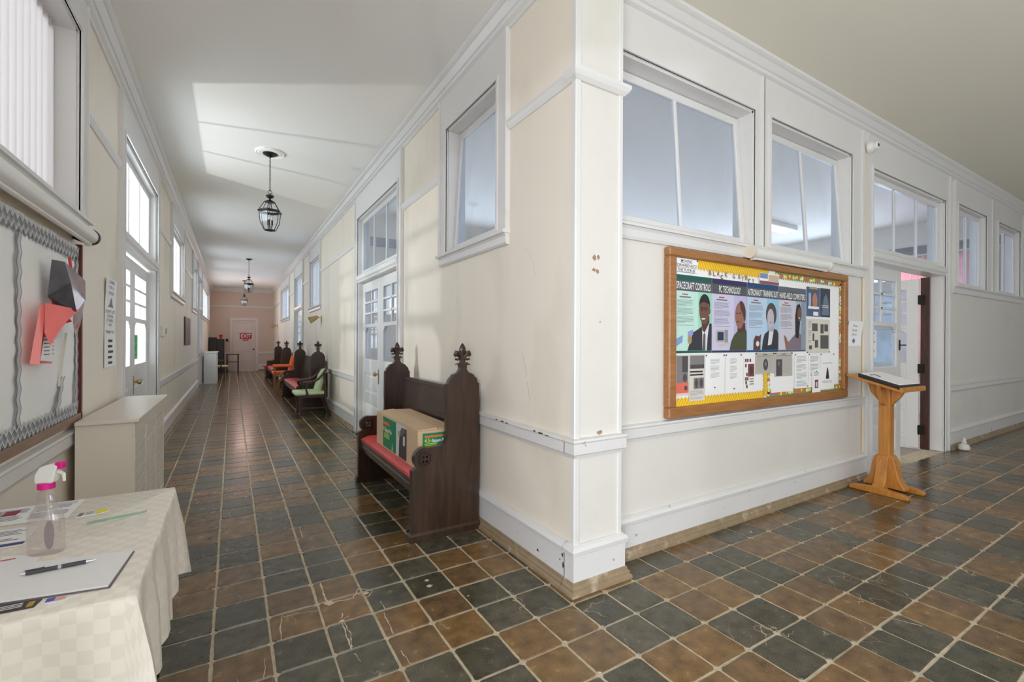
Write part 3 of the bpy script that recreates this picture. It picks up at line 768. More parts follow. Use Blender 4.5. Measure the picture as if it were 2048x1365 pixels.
# ------------------------------------------------------------------ church pews
def cut(ob, cutter):
    md = ob.modifiers.new('cut', 'BOOLEAN'); md.object = cutter; md.operation = 'DIFFERENCE'; md.solver = 'EXACT'
    bpy.context.view_layer.update()
    me = bpy.data.meshes.new_from_object(ob.evaluated_get(bpy.context.evaluated_depsgraph_get()))
    mats = list(ob.data.materials)
    ob.modifiers.clear(); ob.data = me
    if not me.materials:
        for m in mats: me.materials.append(m)
    bpy.data.objects.remove(cutter)
def arc(cx, cz, r, a0, a1, n):
    return [(cx + r * math.cos(math.radians(a0 + (a1 - a0) * i / n)), cz + r * math.sin(math.radians(a0 + (a1 - a0) * i / n))) for i in range(n + 1)]
PEW_END = ([(0.004, 0.0), (0.518, 0.0), (0.518, 1.075), (0.506, 1.078)] + arc(0.455, 1.082, 0.05, 0, 62, 5) +
           [(0.472, 1.142), (0.462, 1.142)] + arc(0.462, 1.196, 0.048, 265, 185, 5) + [(0.366, 1.2)] + arc(0.320, 1.196, 0.048, -5, -85, 5) +
           [(0.310, 1.142), (0.302, 1.130)] + arc(0.325, 1.082, 0.05, 118, 180, 5) + [(0.262, 1.078), (0.262, 0.72)] +
           arc(0.205, 0.70, 0.057, 0, -80, 6) + [(0.17, 0.640), (0.13, 0.640)] + arc(0.095, 0.566, 0.078, 75, 225, 10) + [(0.034, 0.505), (0.008, 0.492), (0.004, 0.48)])
def finial_mesh():
    mb = MB()
    mb.hexa([(-0.055, -0.028, 0.0), (0.055, -0.028, 0.0), (0.055, 0.028, 0.0), (-0.055, 0.028, 0.0)],
            [(-0.03, -0.02, 0.018), (0.03, -0.02, 0.018), (0.03, 0.02, 0.018), (-0.03, 0.02, 0.018)])
    mb.box(-0.028, 0.028, -0.022, 0.022, -0.02, 0.0)
    mb.box(-0.017, 0.017, -0.016, 0.016, 0.015, 0.06)
    mb.lathe([(0.012, 0.05), (0.017, 0.075), (0.024, 0.10), (0.026, 0.115), (0.018, 0.138), (0.008, 0.152), (0.001, 0.160)], 8, sy=0.75)
    for s_ in (-1, 1):
        mb.tube([(0, 0, 0.045), (s_ * 0.018, 0, 0.06), (s_ * 0.036, 0, 0.086), (s_ * 0.05, 0, 0.09), (s_ * 0.058, 0, 0.075), (s_ * 0.052, 0, 0.06)],
                [0.012, 0.016, 0.021, 0.019, 0.015, 0.009], 8)
        mb.tube([(s_ * 0.012, 0, 0.045), (s_ * 0.035, 0, 0.038), (s_ * 0.058, 0, 0.042)], [0.009, 0.008, 0.008], 6)
    return mb
_end_o = MB().prism(PEW_END, 0.0, 0.052, 'y').obj('pew_end_tmp', M['pew'], bevel=0.004)
_ct = MB()
for a in (45, 135, 225, 315):
    t = math.radians(a); _ct.cyl((0.098 + 0.021 * math.cos(t), -0.02, 0.562 + 0.021 * math.sin(t)), (0.098 + 0.021 * math.cos(t), 0.08, 0.562 + 0.021 * math.sin(t)), 0.0105, n=8)
cut(_end_o, _ct.obj('cutter', None))
END_ME = _end_o.data; END_ME.name = 'pew_end'; smooth(END_ME, 0.5)
bpy.data.objects.remove(_end_o)
FIN_ME = finial_mesh().mesh('finial', sm=True); FIN_ME.materials.append(M['pew'])
def link(name, me, parent, loc=(0, 0, 0), rot=None):
    o = bpy.data.objects.new(name, me); COL.objects.link(o); o.parent = parent; o.location = loc
    if rot: o.rotation_euler = rot
    return o
def pew(loc, length, label):
    t = thing('church_pew', label, 'pew', loc, group='dark church pews along the right wall')
    for y in (0.0, length - 0.052):
        e = link('end_panel', END_ME, t, (0, y, 0))
        link('finial', FIN_ME, e, (0.391, 0.026, 1.212))
        MB().box(-0.012, 0.53, -0.012, 0.064, 0, 0.042).hexa([(-0.012, -0.012, 0.042), (0.53, -0.012, 0.042), (0.53, 0.064, 0.042), (-0.012, 0.064, 0.042)],
             [(0.0, -0.001, 0.058), (0.52, -0.001, 0.058), (0.52, 0.053, 0.058), (0.0, 0.053, 0.058)]).obj('plinth', M['pew'], e)
        rs = MB()
        for yy in (-0.003, 0.055):
            rs.ring((0.098, yy, 0.562), 0.044, 0.006, 18, 6, 'y')
            for q in range(6):
                a = PI / 6 + q * PI / 3
                rs.ball((0.098 + 0.026 * math.cos(a), yy + 0.001, 0.562 + 0.026 * math.sin(a)), 0.006, 6)
        rs.obj('rosette', M['pew'], e, sm=True)
    a, b = 0.052, length - 0.052
    MB().box(0.06, 0.45, a, b, 0.385, 0.415).obj('seat_board', M['pewbench'], t)
    ap = MB()
    ap.prism([(0.045, 0.30), (0.062, 0.30), (0.062, 0.415), (0.020, 0.415), (0.020, 0.395), (0.030, 0.39), (0.030, 0.375), (0.024, 0.37), (0.024, 0.352), (0.036, 0.345), (0.036, 0.325), (0.045, 0.32)], a, b, 'y')
    ap.obj('front_apron', M['pewbench'], t)
    bk = MB().prism([(0.385, 0.40), (0.41, 0.38), (0.485, 1.0), (0.46, 1.0)], a, b, 'y')
    bk.obj('backrest', M['pewbench'], t)
    MB().prism([(0.448, 0.985), (0.50, 0.985), (0.50, 1.02), (0.455, 1.022)], a, b, 'y').obj('back_cap', M['pewbench'], t, bevel=0.004)
    # vinyl cushion, slightly puffed
    cu = MB(); nx, ny = 6, max(12, int(length * 10))
    def cz(u, v): return 0.415 + 0.052 * min(1, 5 * min(u, 1 - u) + 0.45) * (1 + 0.05 * math.sin(v * 23) * math.sin(u * 7))
    top = []
    for i in range(nx + 1):
        for j in range(ny + 1):
            u, v = i / nx, j / ny
            top.append((0.024 + u * 0.37, a + 0.012 + v * (b - a - 0.024), cz(u, v) - (0.012 if j in (0, ny) else 0)))
    bot = [(p[0], p[1], 0.416) for p in top]
    n = len(top); m_ = ny + 1
    fs = [(i * m_ + j, (i + 1) * m_ + j, (i + 1) * m_ + j + 1, i * m_ + j + 1) for i in range(nx) for j in range(ny)]
    fs += [tuple(q + n for q in reversed(f)) for f in fs]
    for j in range(ny):
        fs += [(j, j + 1, n + j + 1, n + j), (nx * m_ + j + 1, nx * m_ + j, n + nx * m_ + j, n + nx * m_ + j + 1)]
    for i in range(nx):
        fs += [((i + 1) * m_, i * m_, n + i * m_, n + (i + 1) * m_), (i * m_ + ny, (i + 1) * m_ + ny, n + (i + 1) * m_ + ny, n + i * m_ + ny)]
    cu.add(top + bot, fs)
    tag(cu.obj('seat_cushion', M['redvinyl'], sm=True, ang=1.0), {0: 'long red vinyl cushion on the near pew under the cardboard box', 1: 'red vinyl cushion on the pew behind the green armchair', 2: 'red vinyl cushion on the farthest pew'}[PEWN[0]], 'cushion', 'red pew cushions').location = loc
    PEWN[0] += 1
    return t
PEWN = [0]
pew((1.050, 3.035, 0), 1.61, 'near dark church pew with fleur-de-lis finials and a cardboard box on it')
pew((1.050, 9.66, 0), 2.84, 'dark church pew with fleur-de-lis finials behind the green armchair')
pew((1.050, 15.75, 0), 3.0, 'farthest dark church pew with fleur-de-lis finials, near the exit door')

# ------------------------------------------------------------------ text and print helpers
def text_mesh(body, squeeze=1.0, bold=0.0, shear=0.0):
    cu = bpy.data.curves.new('txt', 'FONT'); cu.body = body; cu.align_x = 'CENTER'; cu.align_y = 'CENTER'; cu.size = 1.0
    cu.offset = bold; cu.shear = shear; cu.resolution_u = 2; cu.space_line = 1.0
    ob = bpy.data.objects.new('txt', cu); COL.objects.link(ob)
    bpy.context.view_layer.update()
    me = bpy.data.meshes.new_from_object(ob.evaluated_get(bpy.context.evaluated_depsgraph_get()))
    vs = [tuple(v.co) for v in me.vertices]; fs = [tuple(p.vertices) for p in me.polygons]
    bpy.data.objects.remove(ob); bpy.data.curves.remove(cu); bpy.data.meshes.remove(me)
    return vs, fs
def print_text(T, body, u0, u1, z0, z1, d, mat, parent, name='lettering', bold=0.0, shear=0.0, keep=False, flip=False):
    vs, fs = text_mesh(body, bold=bold, shear=shear)
    x0 = min(v[0] for v in vs); x1 = max(v[0] for v in vs); y0 = min(v[1] for v in vs); y1 = max(v[1] for v in vs)
    sx = (u1 - u0) / (x1 - x0); sz = (z1 - z0) / (y1 - y0)
    if keep: sx = sz = min(sx, sz)
    cx, cz = (u0 + u1) / 2, (z0 + z1) / 2
    mb = MB(T)
    mb.add([(cx + (-1 if flip else 1) * (v[0] - (x0 + x1) / 2) * sx, d, cz + (v[1] - (y0 + y1) / 2) * sz) for v in vs], fs)
    return mb.obj(name, mat, parent)
def patch(T, pts, d, mat, parent, name):
    return MB(T).add([(p[0], d, p[1]) for p in pts], [tuple(range(len(pts)))]).obj(name, mat, parent)
def rect(u0, u1, z0, z1): return [(u0, z0), (u1, z0), (u1, z1), (u0, z1)]
def oval(cu, cz, ru, rz, n=18, a0=0, a1=360): return [(cu + ru * math.cos(math.radians(a0 + (a1 - a0) * i / n)), cz + rz * math.sin(math.radians(a0 + (a1 - a0) * i / n))) for i in range(n + (0 if a1 - a0 == 360 else 1))]
def lines(T, u0, u1, z0, z1, n, d, mat, parent, seed=1, name='text_lines', gap=0.45, para=6):
    rnd = random.Random(seed); mb = MB(T); h = (z0 - z1) / n if z0 > z1 else (z1 - z0) / n
    top = max(z0, z1)
    for i in range(n):
        if para and i % para == para - 1: continue
        za = top - i * h; ln = (u1 - u0) * rnd.uniform(0.86, 1.0) * (0.55 if para and i % para == para - 2 else 1)
        mb.quad((u0, d, za), (u0 + ln, d, za), (u0 + ln, d, za - h * gap), (u0, d, za - h * gap))
    return mb.obj(name, mat, parent)
INK = ink('black_ink', 40, 40, 44); GREYINK = ink('grey_ink', 120, 120, 128); FAINT = ink('faint_ink', 165, 165, 172); WHITEINK = ink('white_ink', 238, 238, 240)

# ------------------------------------------------------------------ cardboard box on the near pew
bx0, bx1, by0, by1, bz0, bz1 = 1.125, 1.43, 3.12, 4.20, 0.462, 0.742
box = thing('cardboard_box', 'long cardboard carton with green printed panels on the near pew', 'box', (bx0, by0, bz0))
bw, bl, bh = bx1 - bx0, by1 - by0, bz1 - bz0
MB().box(0, bw, 0, bl, 0, bh).obj('carton', M['card'], box, bevel=0.004)
fl_ = MB()
fl_.hexa([(0.0, 0.01, bh + 0.001), (bw * 0.49, 0.01, bh + 0.001), (bw * 0.49, bl - 0.01, bh + 0.001), (0.0, bl - 0.01, bh + 0.001)],
         [(0.0, 0.01, bh + 0.006), (bw * 0.49, 0.01, bh + 0.016), (bw * 0.49, bl - 0.01, bh + 0.016), (0.0, bl - 0.01, bh + 0.006)])
fl_.obj('top_flap', M['card'], box)
MB().hexa([(bw * 0.51, 0.01, bh + 0.001), (bw, 0.01, bh + 0.001), (bw, bl - 0.01, bh + 0.001), (bw * 0.51, bl - 0.01, bh + 0.001)],
          [(bw * 0.51, 0.01, bh + 0.010), (bw, 0.01, bh + 0.005), (bw, bl - 0.01, bh + 0.005), (bw * 0.51, bl - 0.01, bh + 0.010)]).obj('top_flap', M['card'], box)
M['tape'] = glass_mat('clear_tape', (0.93, 0.90, 0.82), 0.16, 0.15, 0.10, (0.8, 0.7, 0.55))
MB().hexa([(-0.0015, 0.42, 0.16), (-0.0015, 0.46, 0.20), (-0.0015, 0.30, 0.255), (-0.0015, 0.27, 0.225)], [(-0.003, 0.42, 0.16), (-0.003, 0.46, 0.20), (-0.003, 0.30, 0.255), (-0.003, 0.27, 0.225)]).obj('tape', M['tape'], box)
TF = lambda u, d, z: (-d, u, z)             # long side facing the corridor, u runs down the corridor
TN = lambda u, d, z: (u, -d, z)             # short end facing the viewer
GREEN = ink('print_green', 18, 128, 86); DGREY = ink('print_charcoal', 62, 58, 58); ORANGE = ink('print_orange', 235, 108, 52); YEL = ink('print_yellow', 215, 230, 70); PGREY = ink('print_pale_grey', 205, 205, 210)
patch(TF, rect(0.50, 0.87, 0.015, bh - 0.012), 0.0012, GREEN, box, 'green_panel')
patch(TF, [(0.50, 0.012), (0.50, bh - 0.012), (0.27, bh - 0.012), (0.285, 0.15), (0.26, 0.012)], 0.0014, PGREY, box, 'photo_panel')
patch(TF, [(0.43, 0.012), (0.42, 0.14), (0.40, 0.21), (0.36, bh - 0.03), (0.245, bh - 0.03), (0.245, 0.012)], 0.0018, DGREY, box, 'photo_tree')
patch(TF, rect(0.28, 0.325, 0.12, 0.19), 0.0022, PGREY, box, 'photo_detail')
patch(TF, rect(0.68, 0.855, 0.205, 0.232), 0.002, ORANGE, box, 'brand_bar')
print_text(TF, 'Balsam Pine', 0.62, 0.80, 0.145, 0.185, 0.002, WHITEINK, box, flip=True, bold=0.02)
print_text(TF, '4.5', 0.81, 0.86, 0.150, 0.19, 0.0022, YEL, box, flip=True, bold=0.02)
lines(TF, 0.68, 0.85, 0.09, 0.135, 4, 0.002, YEL, box, 3, para=0)
patch(TF, [(0.585, 0.02), (0.615, 0.02), (0.60, 0.09)], 0.002, ink('print_cream', 235, 225, 180), box, 'photo_small_tree')
patch(TN, rect(0.035, 0.225, 0.03, bh - 0.018), 0.0012, GREEN, box, 'green_panel')
patch(TN, rect(0.225, bw - 0.004, 0.03, bh - 0.018), 0.0012, PGREY, box, 'photo_panel')
patch(TN, [(0.20, 0.03), (0.225, 0.055), (0.23, 0.09), (0.25, 0.12), (0.262, 0.17), (0.275, 0.20), (0.288, 0.235), (0.300, 0.20), (0.304, 0.12), (0.304, 0.03)], 0.0018, DGREY, box, 'photo_tree')
patch(TN, rect(0.05, 0.19, 0.230, 0.244), 0.002, ORANGE, box, 'brand_bar')
print_text(TN, '4.5', 0.05, 0.088, 0.194, 0.225, 0.002, YEL, box, bold=0.02)
print_text(TN, 'ft', 0.091, 0.104, 0.196, 0.215, 0.002, YEL, box)
print_text(TN, 'Balsam Pine', 0.109, 0.222, 0.194, 0.217, 0.002, WHITEINK, box, bold=0.02)
lines(TN, 0.05, 0.155, 0.165, 0.188, 2, 0.002, YEL, box, 3, para=0); lines(TN, 0.05, 0.115, 0.146, 0.158, 1, 0.002, WHITEINK, box, 4, para=0)
qc = MB(TN)
qc.quad(*[(u, 0.0022, z) for u, z in rect(0.242, 0.268, 0.105, 0.135)])
qc.obj('white_sticker', WHITEINK, box)

# ------------------------------------------------------------------ chairs
def armchair(loc, rz, label, wood_m, seat_m, back_m, studs=True):
    """barrel-back armchair: local x runs from front edge (0) to back, y across (0 .. 0.54)"""
    t = thing('armchair', label, 'chair', loc, rz)
    Wd = 0.54
    for y in (0.035, Wd - 0.035):
        MB().hexa([(0.045, y - 0.016, 0), (0.078, y - 0.016, 0), (0.078, y + 0.016, 0), (0.045, y + 0.016, 0)],
                  [(0.035, y - 0.023, 0.36), (0.085, y - 0.023, 0.36), (0.085, y + 0.023, 0.36), (0.035, y + 0.023, 0.36)]).obj('leg', wood_m, t)
        MB().tube([(0.56, y, 0.0), (0.52, y, 0.12), (0.485, y, 0.26), (0.47, y, 0.40)], [0.019, 0.021, 0.023, 0.024], 6).obj('leg', wood_m, t)
        MB().box(0.07, 0.50, y - 0.012, y + 0.012, 0.145, 0.175).obj('stretcher', wood_m, t)
    MB().box(0.27, 0.295, 0.035, Wd - 0.035, 0.148, 0.172).obj('stretcher', wood_m, t)
    ap = MB(); ap.box(0.03, 0.06, 0.02, Wd - 0.02, 0.345, 0.395); ap.box(0.46, 0.49, 0.02, Wd - 0.02, 0.345, 0.395)
    for y in (0.012, Wd - 0.04): ap.box(0.03, 0.49, y, y + 0.028, 0.345, 0.395)
    ap.obj('seat_frame', wood_m, t, bevel=0.003)
    n = 8; st = MB(); vs = []
    poly = [(-0.035, 0.06), (-0.035, Wd - 0.06), (-0.015, Wd - 0.01), (0.25, Wd - 0.005), (0.47, Wd - 0.02), (0.47, 0.02), (0.25, 0.005), (-0.015, 0.01)]
    for sc, z in ((0.94, 0.392), (1.0, 0.408), (1.0, 0.435), (0.93, 0.458), (0.6, 0.468)):
        vs += [(0.22 + (p[0] - 0.22) * sc, Wd / 2 + (p[1] - Wd / 2) * sc, z) for p in poly]
    fs = [tuple(range(7, -1, -1)), tuple(range(32, 40))]
    for r in range(4): fs += [(r * 8 + i, r * 8 + (i + 1) % 8, r * 8 + 8 + (i + 1) % 8, r * 8 + 8 + i) for i in range(8)]
    st.add(vs, fs); st.obj('seat', seat_m, t, sm=True, ang=0.9)
    # arms sweep round into the crest rail
    path = [(0.10, 0.0, 0.625), (0.20, -0.006, 0.632), (0.29, -0.006, 0.645), (0.36, 0.0, 0.69), (0.42, 0.012, 0.76), (0.475, 0.05, 0.83), (0.51, 0.12, 0.865), (0.525, 0.2, 0.88), (0.53, Wd / 2, 0.884)]
    path = path + [(p[0], Wd - p[1], p[2]) for p in reversed(path[:-1])]
    MB().tube(path, 0.022, 8, sy=1.5).obj('arm_rail', wood_m, t, sm=True)
    for y in (0.004, Wd - 0.004):
        MB().tube([(0.17, y, 0.36), (0.165, y, 0.44), (0.15, y, 0.50), (0.16, y, 0.57), (0.15, y, 0.625)], [0.026, 0.02, 0.015, 0.018, 0.022], 8).obj('arm_post', wood_m, t, sm=True)
        MB().tube([(0.47, y * 0.98 + 0.01 * (1 if y < 0.1 else -1), 0.36), (0.475, y, 0.5), (0.46, y, 0.66), (0.46, y + (0.03 if y < 0.1 else -0.03), 0.80)], 0.019, 6).obj('back_post', wood_m, t)
    # curved upholstered back
    bk = MB(); vs = []; NB = 10
    for off in (0.0, 0.045):
        for z, xo in ((0.40, 0.40), (0.50, 0.415), (0.62, 0.44), (0.74, 0.465), (0.855, 0.49)):
            for i in range(NB + 1):
                s_ = i / NB * 2 - 1
                y = Wd / 2 + s_ * 0.235
                vs.append((xo + off - 0.075 * s_ * s_ * (0.4 + 0.6 * (0.9 - z) / 0.5), y, z - 0.03 * s_ * s_ * (1 if z > 0.8 else 0)))
    m_ = NB + 1; per = 5 * m_
    for r in range(4):
        for i in range(NB):
            q = (r * m_ + i, r * m_ + i + 1, (r + 1) * m_ + i + 1, (r + 1) * m_ + i)
            bk.f.append(q); bk.f.append(tuple(x + per for x in reversed(q)))
    for i in range(NB):
        bk.f += [(i, i + 1, per + i + 1, per + i), (4 * m_ + i, 4 * m_ + i + 1, per + 4 * m_ + i + 1, per + 4 * m_ + i)]
    for r in range(4):
        bk.f += [(r * m_, (r + 1) * m_, per + (r + 1) * m_, per + r * m_), (r * m_ + NB, (r + 1) * m_ + NB, per + (r + 1) * m_ + NB, per + r * m_ + NB)]
    bk.v = vs
    bk.obj('backrest', back_m, t, sm=True, ang=1.0)
    if studs:
        sd = MB()
        for y in (0.03, Wd - 0.03):
            for q in range(14):
                z = 0.42 + q * 0.027
                sd.ball((0.452 - 0.01 + (z - 0.42) * 0.12, y + (0.0 if y < 0.1 else 0.0), z), 0.007, 6)
        sd.obj('nail_heads', M['brass'], t)['kind'] = 'stuff'
    return t
armchair((0.985, 8.93, 0), 0, 'walnut armchair upholstered in pale green vinyl beside the second pew', M['walnut'], M['green'], M['green'])
armchair((1.00, 18.95, 0), 0, 'tan wooden armchair past the farthest pew', M['tanwood'], M['redvinyl'], M['tanwood'], studs=False)
M['olive'] = pmat('yellow_green_vinyl', (0.50, 0.52, 0.24), 0.4, var=0.08)
armchair((-0.17, 19.95, 0), PI, 'dark chair with a yellow-green seat beyond the white cover on the left', M['walnut'], M['olive'], M['walnut'], studs=False)
# orange vinyl armchair
t = thing('armchair', 'orange vinyl armchair with straight wooden legs in front of the farthest pew', 'chair', (1.0, 14.75, 0))
for y in (0.06, 0.56):
    for x0, x1 in ((0.06, 0.06), (0.50, 0.55)):
        MB().hexa([(x1 - 0.018, y - 0.018, 0), (x1 + 0.018, y - 0.018, 0), (x1 + 0.018, y + 0.018, 0), (x1 - 0.018, y + 0.018, 0)],
                  [(x0 - 0.022, y - 0.02, 0.38), (x0 + 0.022, y - 0.02, 0.38), (x0 + 0.022, y + 0.02, 0.38), (x0 - 0.022, y + 0.02, 0.38)]).obj('leg', M['tanwood'], t)
    MB().box(0.045, 0.075, y - 0.018, y + 0.018, 0.38, 0.60).obj('arm_post', M['tanwood'], t)
    MB().box(0.02, 0.50, y - 0.035, y + 0.035, 0.60, 0.66).obj('armrest', M['orange'], t, bevel=0.018)
MB().box(0.03, 0.52, 0.05, 0.57, 0.335, 0.39).obj('seat_frame', M['tanwood'], t)
MB().box(0.0, 0.52, 0.08, 0.54, 0.385, 0.475).obj('seat', M['orange'], t, bevel=0.025)
MB().prism([(0.42, 0.46), (0.50, 0.44), (0.585, 0.90), (0.52, 0.93)], 0.07, 0.55, 'y').obj('backrest', M['orange'], t, bevel=0.02)
# bentwood chair in front of the orange one
t = thing('bentwood_chair', 'brown bentwood chair with looped sled legs at the end of the second pew', 'chair', (1.0, 12.72, 0))
for y in (0.05, 0.55):
    MB().tube([(0.50, y, 0.012), (0.16, y, 0.012), (0.03, y, 0.05), (-0.01, y, 0.16), (0.01, y, 0.32), (0.06, y, 0.46), (0.14, y, 0.55), (0.26, y, 0.585), (0.44, y, 0.59), (0.50, y, 0.62), (0.55, y, 0.74)],
              0.019, 8, sy=1.3).obj('side_loop', M['tanwood'], t, sm=True)
M['tanseat'] = pmat('tan_vinyl', (0.42, 0.24, 0.16), 0.5)
MB().box(0.02, 0.48, 0.07, 0.53, 0.36, 0.43).obj('seat', M['tanseat'], t, bevel=0.02)
MB().prism([(0.42, 0.42), (0.48, 0.40), (0.565, 0.78), (0.52, 0.79)], 0.07, 0.53, 'y').obj('backrest', M['tanseat'], t, bevel=0.015)
for x, z in ((0.25, 0.345), (0.05, 0.345)): MB().cyl((x, 0.05, z), (x, 0.55, z), 0.014, n=8).obj('cross_bar', M['tanwood'], t)

# ------------------------------------------------------------------ hanging lanterns
def lantern(loc, label, medallion=True):
    t = thing('hanging_lantern', label, 'lantern', loc, 0.26, 'hanging glass lanterns of the corridor')
    top = ZC - loc[2]
    if medallion:
        MB().lathe([(0.165, top), (0.165, top - 0.010), (0.152, top - 0.020), (0.135, top - 0.014), (0.122, top - 0.022), (0.108, top - 0.018), (0.10, top - 0.018), (0.02, top - 0.018)], 28).obj('ceiling_rose', M['ceil'], t, sm=True)
    MB().lathe([(0.082, top - 0.018), (0.082, top - 0.026), (0.05, top - 0.045), (0.016, top - 0.056), (0.008, top - 0.07)], 18).obj('canopy', M['darkmetal'], t, sm=True)
    ch = MB(); z = top - 0.07; k_ = 0
    while z > 0.50:
        ch.ring((0, 0, z - 0.016), 0.0095, 0.0026, 8, 5, 'y' if k_ % 2 else 'x', 1.75); z -= 0.027; k_ += 1
    ch.ring((0, 0, 0.475), 0.022, 0.0035, 14, 5, 'y')
    ch.obj('chain', M['darkmetal'], t, sm=True)
    MB().lathe([(0.006, 0.452), (0.02, 0.444), (0.044, 0.43), (0.047, 0.42), (0.03, 0.402), (0.010, 0.395), (0.010, 0.382), (0.03, 0.372), (0.055, 0.358), (0.062, 0.350), (0.0, 0.350)], 14).obj('cap', M['darkmetal'], t, sm=True)
    hexa = lambda r, z, q=6: [(r * math.cos(2 * PI * i / q), r * math.sin(2 * PI * i / q), z) for i in range(q)]
    a, b, c_ = hexa(0.058, 0.352), hexa(0.118, 0.252), hexa(0.135, 0.236)
    r2, r3, r4 = hexa(0.122, 0.225), hexa(0.108, 0.10), hexa(0.066, 0.012)
    roof, ribs = MB(), MB()
    for i in range(6):
        roof.tube([a[i], b[i]], 0.0045, 5); ribs.tube([r2[i], r3[i], r4[i]], 0.0045, 5); ribs.tube([r4[i], r4[(i + 1) % 6]], 0.004, 5)
    roof.obj('roof_ribs', M['darkmetal'], t)
    ribs.obj('body_ribs', M['darkmetal'], t)
    bd = MB()
    for (ra, za), (rb, zb) in (((0.118, 0.254), (0.140, 0.238)), ((0.140, 0.238), (0.140, 0.228)), ((0.140, 0.228), (0.120, 0.220))):
        A, Bq = hexa(ra, za), hexa(rb, zb)
        for i in range(6): bd.quad(A[i], A[(i + 1) % 6], Bq[(i + 1) % 6], Bq[i])
    bd.obj('band', M['darkmetal'], t)
    for i in range(6):
        j = (i + 1) % 6
        MB().quad(a[i], a[j], b[j], b[i]).obj('roof_pane', M['glass'], t)
        MB().add([r2[i], r2[j], r3[j], r3[i], r4[j], r4[i]], [(0, 1, 2, 3), (3, 2, 4, 5)]).obj('body_pane', M['glass'], t)
    cd = MB(); cd.cyl((0, 0, 0.012), (0, 0, 0.085), 0.006, n=8); cd.cyl((0, 0, 0.35), (0, 0, 0.20), 0.004, n=6); cd.add(r4, [tuple(range(6))])
    for q in range(3):
        g = 2 * PI * q / 3; x, y = 0.026 * math.cos(g), 0.026 * math.sin(g)
        cd.tube([(0, 0, 0.05), (x, y, 0.055), (x, y, 0.075)], 0.004, 5); cd.cyl((x, y, 0.075), (x, y, 0.135), 0.010, n=8)
    cd.obj('candle_cluster', M['blackmetal'], t)
    bu = MB()
    for q in range(3):
        g = 2 * PI * q / 3; bu.lathe([(0.006, 0.135), (0.013, 0.15), (0.012, 0.165), (0.004, 0.19), (0.001, 0.198)], 8, (0.026 * math.cos(g), 0.026 * math.sin(g), 0))
    bu.obj('bulbs', M['whiteplastic'], t, sm=True)
    return t
lantern((0.384, 6.275, 2.705), 'nearest hanging glass lantern on a chain from the ceiling rose')
lantern((0.392, 14.735, 2.705), 'middle hanging glass lantern of the corridor')
lantern((0.39, 20.2, 2.665), 'farthest and smallest-looking hanging lantern before the exit door')

# ------------------------------------------------------------------ brass wall lamps on the right wall
def sconce(y, z, label):
    t = thing('wall_lamp', label, 'lamp', (XR, y, z), group='brass wall lamps')
    MB().box(-0.02, 0.0, -0.03, 0.03, -0.09, 0.05).obj('back_plate', M['brass'], t, bevel=0.006)
    MB().tube([(-0.02, 0, 0.0), (-0.06, 0, 0.015), (-0.09, 0, 0.0)], 0.008, 6).obj('arm', M['brass'], t)
    sh = MB(); p0, p1 = Vector((-0.07, 0, 0.025)), Vector((-0.235, 0, -0.06))
    sh.tube([p0, p0 + (p1 - p0) * 0.12, p0 + (p1 - p0) * 0.3, p1], [0.02, 0.034, 0.042, 0.072], 16)
    sh.obj('shade', M['brass'], t, sm=True, ang=0.8)
    return t
sconce(10.42, 1.86, 'brass cone wall lamp under the high window, nearer one')
sconce(21.4, 1.98, 'small brass wall lamp near the end of the right wall')
# ------------------------------------------------------------------ radiator covers on the left
def radiator_cover(loc, L_, D_, H_, label, mat, npan=3):
    t = thing('radiator_cover', label, 'radiator cover', loc)
    b = MB()
    b.box(0, D_ - 0.012, 0, 0.02, 0, H_); b.box(0, D_ - 0.012, L_ - 0.02, L_, 0, H_); b.box(0.0, 0.01, 0.02, L_ - 0.02, 0.1, H_)
    b.obj('end_panels', mat, t)
    fr_ = MB(); w = L_ / npan
    fr_.box(D_ - 0.014, D_, 0, L_, H_ - 0.09, H_); fr_.box(D_ - 0.014, D_, 0, L_, 0, 0.13)
    for i in range(npan + 1): fr_.box(D_ - 0.014, D_, max(0, i * w - 0.035), min(L_, i * w + 0.035), 0.13, H_ - 0.09)
    fr_.obj('front_frame', mat, t, bevel=0.003)
    for i in range(npan):
        g = MB(); y0, y1, z0, z1 = i * w + 0.035, (i + 1) * w - 0.035, 0.13, H_ - 0.09
        s_ = 0.024; y = y0
        while y < y1:
            g.box(D_ - 0.010, D_ - 0.007, y, min(y + 0.009, y1), z0, z1); y += s_
        z = z0
        while z < z1:
            g.box(D_ - 0.0085, D_ - 0.0055, y0, y1, z, min(z + 0.009, z1)); z += s_
        g.obj('grille', mat, t)
        MB().box(D_ - 0.07, D_ - 0.065, y0 - 0.03, y1 + 0.03, z0, z1).obj('inner_screen', M['gap'], t)
    MB().box(-0.0, D_ + 0.022, -0.022, L_ + 0.022, H_, H_ + 0.024).obj('top', mat, t, bevel=0.004)
    return t
radiator_cover((XL + 0.045, 3.63, 0.0), 1.42, 0.275, 0.876, 'beige metal radiator cover with a perforated front beside the left notice board', M['beige'])
M['whiteenamel'] = pmat('white_enamel', (0.76, 0.77, 0.74), 0.4, var=0.03)
radiator_cover((XL + 0.07, 17.3, 0.0), 1.6, 0.34, 0.965, 'white radiator cover far down the left wall', M['whiteenamel'], 2)

